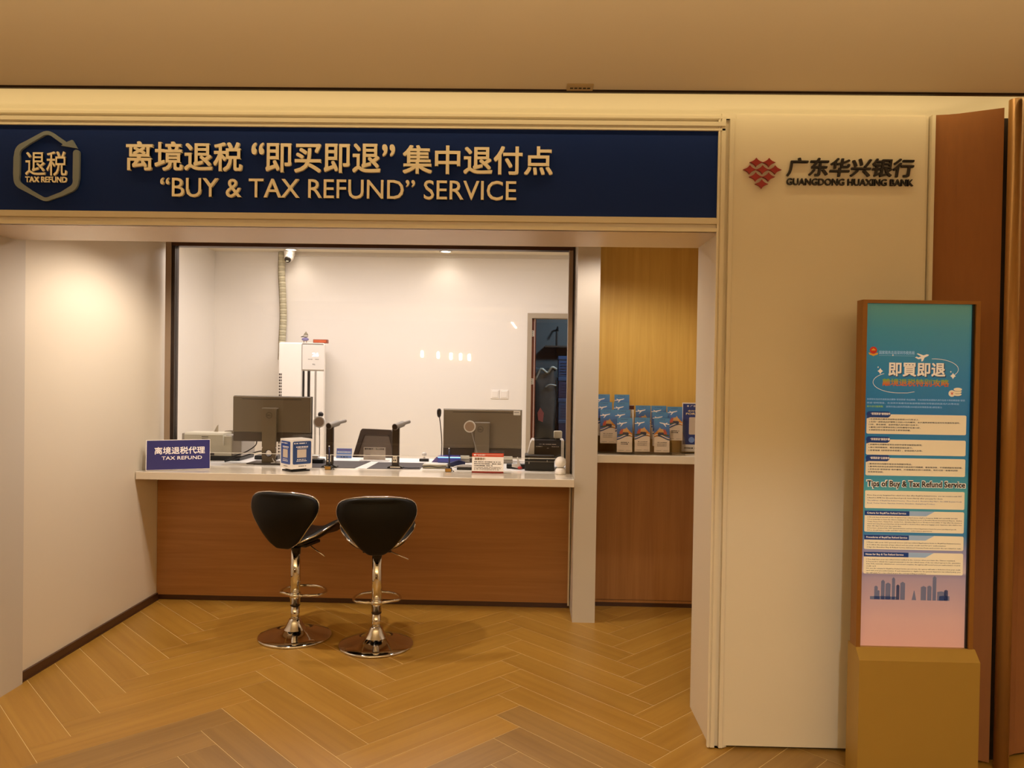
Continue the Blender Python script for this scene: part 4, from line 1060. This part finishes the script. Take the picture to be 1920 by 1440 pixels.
# turret camera at the ceiling
t = thing('ceiling_camera', 'white turret security camera at the ceiling beside the wrapped pipe', 'camera', (-2.222, 7.02, 2.557))
MB().lathe([(0, 0), (.048, 0), (.05, -.01), (.046, -.045), (.034, -.058), (0, -.058)], 28).build('housing', WPL, t, True)
MB().sph((0, -.012, -.062), .043, 24).build('eyeball', WPL, t, True)
MB().cyl((0, -.046, -.085), (0, -.054, -.092), .030, .028, 24).build('lens_face', BLACK, t)
MB().box(-.014, .010, -.0575, -.056, -.106, -.100).build('lens_bar', GREYP, t)  # small pale bar low on the black lens face
# light switches
for x, lb in ((-.305, 'left one of the two white light switches beside the door'), (-.220, 'right one of the two white light switches beside the door')):
    t = thing('light_switch', lb, 'light switch', (x, 7.1, 1.26), 0, 'light switches by the office door')
    MB().box(-.0405, .0405, -.008, 0, -.042, .042, .003, 2).build('plate', WPL, t)
    MB().box(-.030, .030, -.012, -.006, -.031, .031, .003, 2).build('rocker', WPL, t)
# office downlights
for x, lb in ((-2.18, 'left small round downlight in the office ceiling'), (-.764, 'right small round downlight in the office ceiling')):
    t = thing('downlight', lb, 'ceiling light', (x, 6.93, 2.557), 0, 'office downlights')
    MB().lathe([(.045, 0), (.056, -.002), (.058, -.006), (.046, -.007), (.043, 0)], 28).build('rim', WPL, t, True)
    MB().lathe([(0, -.003), (.043, -.003)], 24).build('lens', LAMPW, t)
# goods in the store room
t = thing('carton_stack_table', 'low dark table in the store room beyond the office door', 'table', (.42, 8.6, 0))
MB().box(-.35, .65, -.25, .35, .70, .73).build('table_top', MATD, t)
for x in (-.32, .6):
    for y in (-.22, .3): MB().box(x, x+.03, y, y+.03, 0, .70).build('leg', BLACK, t)
CRT = M('blue_carton', (44, 74, 120), .5, var=.15); CRT2 = M('navy_carton', (34, 46, 92), .5, var=.15)
names = ['bottom', 'second', 'third', 'topmost']
for k in range(4):
    t = thing('blue_carton', names[k]+' blue carton of the stack inside the dark store room', 'carton', (.555, 8.55, .73+k*.232), R(2-k), 'blue cartons in the store room')
    MB().box(-.22, .22, -.2, .2, 0, .20, .004, 1).build('body', CRT if k % 2 else CRT2, t)
    MB().box(-.225, .225, -.205, .205, .19, .229, .004, 1).build('lid', CRT, t)
    mb = MB(); [mb.box(-.2, .2, -.2035, -.2, .03+j*.03, .036+j*.03) for j in range(5)]; mb.build('ribs', CRT2, t)
t = thing('wrapped_bundle', 'dark plastic-wrapped bundle beside the cartons in the dark store room', 'bundle', (.19, 8.5, .731))
mb = MB().box(-.125, .125, -.14, .14, 0, .80, .03, 3)
bmesh.ops.subdivide_edges(mb.bm, edges=mb.bm.edges[:], cuts=3, use_grid_fill=True)
for v in mb.bm.verts: v.co += Vector((math.sin(v.co.z*23+v.co.y*9)*.010, math.cos(v.co.z*17+v.co.x*21)*.012, math.sin(v.co.x*40)*.012 if v.co.z > .6 else 0))
mb.build('bundle', M('wrap_plastic', (62, 70, 76), .22, var=.3, scale=20), t, True)
MB().tube(curve3([(-.11, -.15, .66), (-.05, -.165, .78), (.02, -.15, .74), (.07, -.16, .80), (.12, -.14, .78)], 18), .014, 6).build('pale_fold', M('wrap_fold', (170, 168, 160), .3), t, True)
MB().tube(curve3([(.0, -.155, .58), (.05, -.16, .61), (.12, -.15, .60)], 12), .009, 6).build('pale_fold', M('wrap_fold', (150, 150, 146), .3), t, True)
MB().prism([(-.07, .22), (-.02, .20), (-.01, .30), (-.05, .36), (-.08, .30)], -.168, -.15).build('red_label', M('red_white_label', (170, 90, 90), .5), t)
t = thing('wall_shelf', 'grey wall shelf with brackets high in the dark store room', 'shelf', (.55, 9.4, 1.78))
MB().box(-.35, .5, -.25, 0, 0, .02).build('board', DKPL, t)
for x in (-.2, .1, .4): MB().tube([(x, -.005, .22), (x, -.12, .25), (x, -.22, .20)], .010, 6).box(x-.008, x+.008, -.02, 0, -.12, .24).build('bracket', BLACK, t)

# ================================================================== LEAFLETS IN THE ALCOVE
BTOP = vramp('leaflet_sky', [(0, (88, 116, 190)), (.5, (76, 122, 192)), (1, (84, 144, 190))], .075, .205, .3)
L_W, L_H = .092, .205
L_SKIN = M('leaflet_sand', (226, 178, 110), .5); L_RED = M('leaflet_coral', (206, 96, 70), .5); L_DK = M('leaflet_slate', (70, 66, 84), .5); L_GRN = M('leaflet_olive', (84, 96, 70), .5)
L_ORG = M('leaflet_orange', (224, 150, 56), .5); L_STL = M('leaflet_steel', (70, 92, 134), .5); L_WHT = M('leaflet_white', (240, 226, 210), .5)
def leaflet_parts(mirror=False, textsel=0):
    t = thing('leaflet', 'x', 'leaflet')
    sx = -1 if mirror else 1; n = 10
    def q(name, pts, mat, y): return MB().prism([(a*sx, b) for a, b in pts], y, y+.0004).build(name, mat, t)
    h = L_W/2
    MB().box(-h, h, 0, .0025, 0, L_H).build('sheet', L_WHT, t)
    wave = [(-h+L_W*k/n, .083+.012*math.sin((k/n-.35)*PI*1.25)) for k in range(n+1)]
    o = MB(); 
    for i in range(n):
        (xa, za), (xb, zb) = wave[i], wave[i+1]
        o.poly([(xa*sx, -.0004, za), (xb*sx, -.0004, zb), (xb*sx, -.0004, L_H), (xa*sx, -.0004, L_H)])
    o.build('blue_cover', BTOP, t)
    q('wave_band', [(x, z) for x, z in wave]+[(x, z+.009) for x, z in wave[::-1]], L_STL, -.0009)
    q('wave_band', [(x, z+.008) for x, z in wave]+[(x, z+.014) for x, z in wave[::-1]], L_WHT, -.0012)
    q('towers', [(-.03, .105), (-.008, .105), (-.008, .140), (-.013, .140), (-.013, .132), (-.018, .132), (-.018, .138), (-.023, .138), (-.023, .128), (-.03, .122)], L_RED, -.0008)
    q('hill', [(-.044, .104), (-.01, .110), (.02, .100), (.034, .104), (.034, .098), (-.01, .100), (-.04, .096)], L_GRN, -.0011)
    q('hat', [(-.012, .118), (.022, .118), (.026, .130), (.016, .142), (.012, .150), (.008, .142), (-.008, .138)], L_SKIN, -.0012)
    q('brim_shadow', [(-.012, .104), (.022, .100), (.026, .112), (.018, .119), (-.010, .119)], L_DK, -.0014)
    q('figure', [(.024, .096), (h, .092), (h, .112), (.034, .122), (.026, .132), (.022, .120)], L_ORG, -.0010)
    q('airplane', [(-h, .170), (-.030, .172), (-.034, .178), (-.030, .179), (-.022, .174), (.004, .179), (.013, .181), (.015, .178), (.008, .174), (-.008, .170), (-.022, .155), (-.027, .154), (-.019, .168), (-h, .166)], WPRINT, -.0012)
    dashes('title', L_STL, t, -.024, .02, .196, .004, -.0006, 3+textsel)
    if textsel == 0:
        dashes('print_line', KPRINT, t, -.026, .03, .060, .004, -.0004, 1, .1)
        for k, z in enumerate((.052, .045, .038)): dashes('print_line', GPRINT, t, -.028, .028, z, .003, -.0004, 4+k, .1)
    else:
        for k, z in enumerate((.058, .048)): dashes('print_line', KPRINT, t, -.022, .026, z, .006, -.0004, 7+k+textsel, .4)
    dashes('foot_line', GPRINT, t, -.036, -.004, .010, .0025, -.0004, 2); dashes('foot_line', GPRINT, t, .01, .038, .010, .0025, -.0004, 5)
    return t
LA = leaflet_parts(); LB = leaflet_parts(False, 1); LC = leaflet_parts(True, 0)
usedl = set()
def place_leaflet(src, x, y, ztop, label):
    o = src if src.name not in usedl else copy_tree(src)
    usedl.add(src.name); usedl.add(o.name) if o is src else None
    o.location = (x, y, ztop-L_H*math.cos(R(5))); o.rotation_euler = (R(-5), 0, 0); o['label'] = label; o['group'] = 'blue and white tax refund leaflets'
    return o
Yt = (4.60, 4.64, 4.68, 4.72)
place_leaflet(LA, .490, Yt[1], 1.243, 'front leaflet of the leftmost column, raised above an empty pocket')
place_leaflet(LA, .474, Yt[2], 1.287, 'middle leaflet of the leftmost column, mostly covered')
place_leaflet(LA, .463, Yt[3], 1.334, 'rearmost and tallest leaflet of the leftmost column, beside the white pier')
place_leaflet(LB, .588, Yt[0], 1.196, 'front leaflet of the second column from the pier')
place_leaflet(LA, .581, Yt[1], 1.243, 'leaflet just behind the front one in the second column')
place_leaflet(LA, .576, Yt[2], 1.287, 'third leaflet back in the second column')
place_leaflet(LA, .584, Yt[3], 1.334, 'rearmost and tallest leaflet of the second column')
place_leaflet(LA, .694, Yt[0], 1.200, 'front leaflet of the middle column')
place_leaflet(LA, .710, Yt[2], 1.270, 'rear leaflet of the middle column with its picture half showing')
place_leaflet(LC, .812, Yt[0], 1.198, 'front leaflet of the fourth column whose airplane flies left')
place_leaflet(LA, .808, Yt[1], 1.232, 'middle leaflet of the fourth column, only its airplane showing')
place_leaflet(LA, .806, Yt[2], 1.270, 'rear leaflet of the fourth column, topmost airplane')
place_leaflet(LB, .900, Yt[2]-.02, 1.266, 'single leaflet raised at the right end beside the blue poster card')
# clear stepped racks
def rack(label, x0, x1, tiers, ybase=4.575):
    t = thing('leaflet_rack', label, 'leaflet rack', ((x0+x1)/2, 4.66, .976)); w = (x1-x0)/2
    MB().box(-w, w, -.085, .10, 0, .003).build('base', ACRYL, t)
    for k in range(tiers):
        y = -.072+k*.04; z = .012+.045*k
        MB().box(-w, w, y+.012, y+.0145, .003, z+.17).build('divider', ACRYL, t)
    MB().box(-w, w, -.078, -.0755, .003, .075).build('front_lip', ACRYL, t)
    for x in (-w, w-.0025): MB().prism([(-.078, .003), (.09, .003), (.09, .05+.07*tiers), (-.078, .07)], x, x+.0025, 'yz').build('side', ACRYL, t)
rack('clear acrylic leaflet rack beside the white pier', .418, .640, 4)
rack('clear acrylic leaflet rack in the middle of the alcove shelf', .644, .866, 3)
rack('clear acrylic leaflet rack at the right of the shelf, nearly empty', .868, .950, 2)
# cream leaflet back between the columns
t = thing('cream_leaflet', 'cream leaflet edge with dark top between the second and middle columns', 'leaflet', (.640, 4.752, 1.064))
MB().box(-.024, .022, 0, .003, 0, .205).build('sheet', PAPER, t); MB().box(-.024, .022, -.0006, 0, .178, .203).build('dark_head', M('maroon_print', (90, 36, 22), .5), t)
# blue poster card
t = thing('payment_card', 'dark blue payment card on a clear foot at the right end of the alcove shelf', 'card stand', (1.062, 4.735, .976))
MB().box(-.105, .105, .0, .003, .012, .315).build('board', WPL, t)
MB().box(-.10, .10, -.0008, 0, .056, .308).build('blue_face', M('payment_blue', (44, 60, 128), .35), t)
MB().box(-.105, .105, -.035, .05, 0, .004).box(-.105, .105, -.008, -.004, .004, .05).build('foot', ACRYL, t)
MB().prism(rrect(-.062, .062, .118, .245-.02, .006), -.0014, -.0008).build('blank_square', M('pale_square', (206, 190, 172), .5), t)
text('lettering', 'FOR ALIPAY', M('cream_print', (240, 220, 170), .5), t, -.082, .082, .240, .2525, -.0014, .0006, .02)
text('lettering', '支付宝即时到账', M('cream_print', (240, 220, 170), .5), t, -.07, .07, .258, .270, -.0014, .0006, .012)
text('bank_name', '广东华兴银行', WPRINT, t, -.055, .05, .288, .300, -.0014, .0006, .01)
MB().prism(star(-.07, .294, .008, .007, 3), -.0014, -.0008).build('emblem', WPRINT, t)
MB().prism([(-.045+.018*math.cos(k*PI/10), .085+.018*math.sin(k*PI/10)) for k in range(20)], -.0014, -.0008).build('round_mark', BLUEL, t)
dashes('foot_line', KPRINT, t, -.09, .06, .034, .008, -.0006, 8)

# ceiling vent plate
t = thing('ceiling_plate', 'small slotted tan plate on the ceiling edge above the sign', 'vent', (.173, 2.802, 2.503))
MB().box(-.048, .048, -.03, .027, -.006, 0, .001, 1).build('plate', M('plate_tan', (176, 150, 106), .5), t)
for k in range(5): MB().box(-.036+k*.0155, -.025+k*.0155, -.006, .004, -.0072, -.006).build('slot', DARKGAP, t)
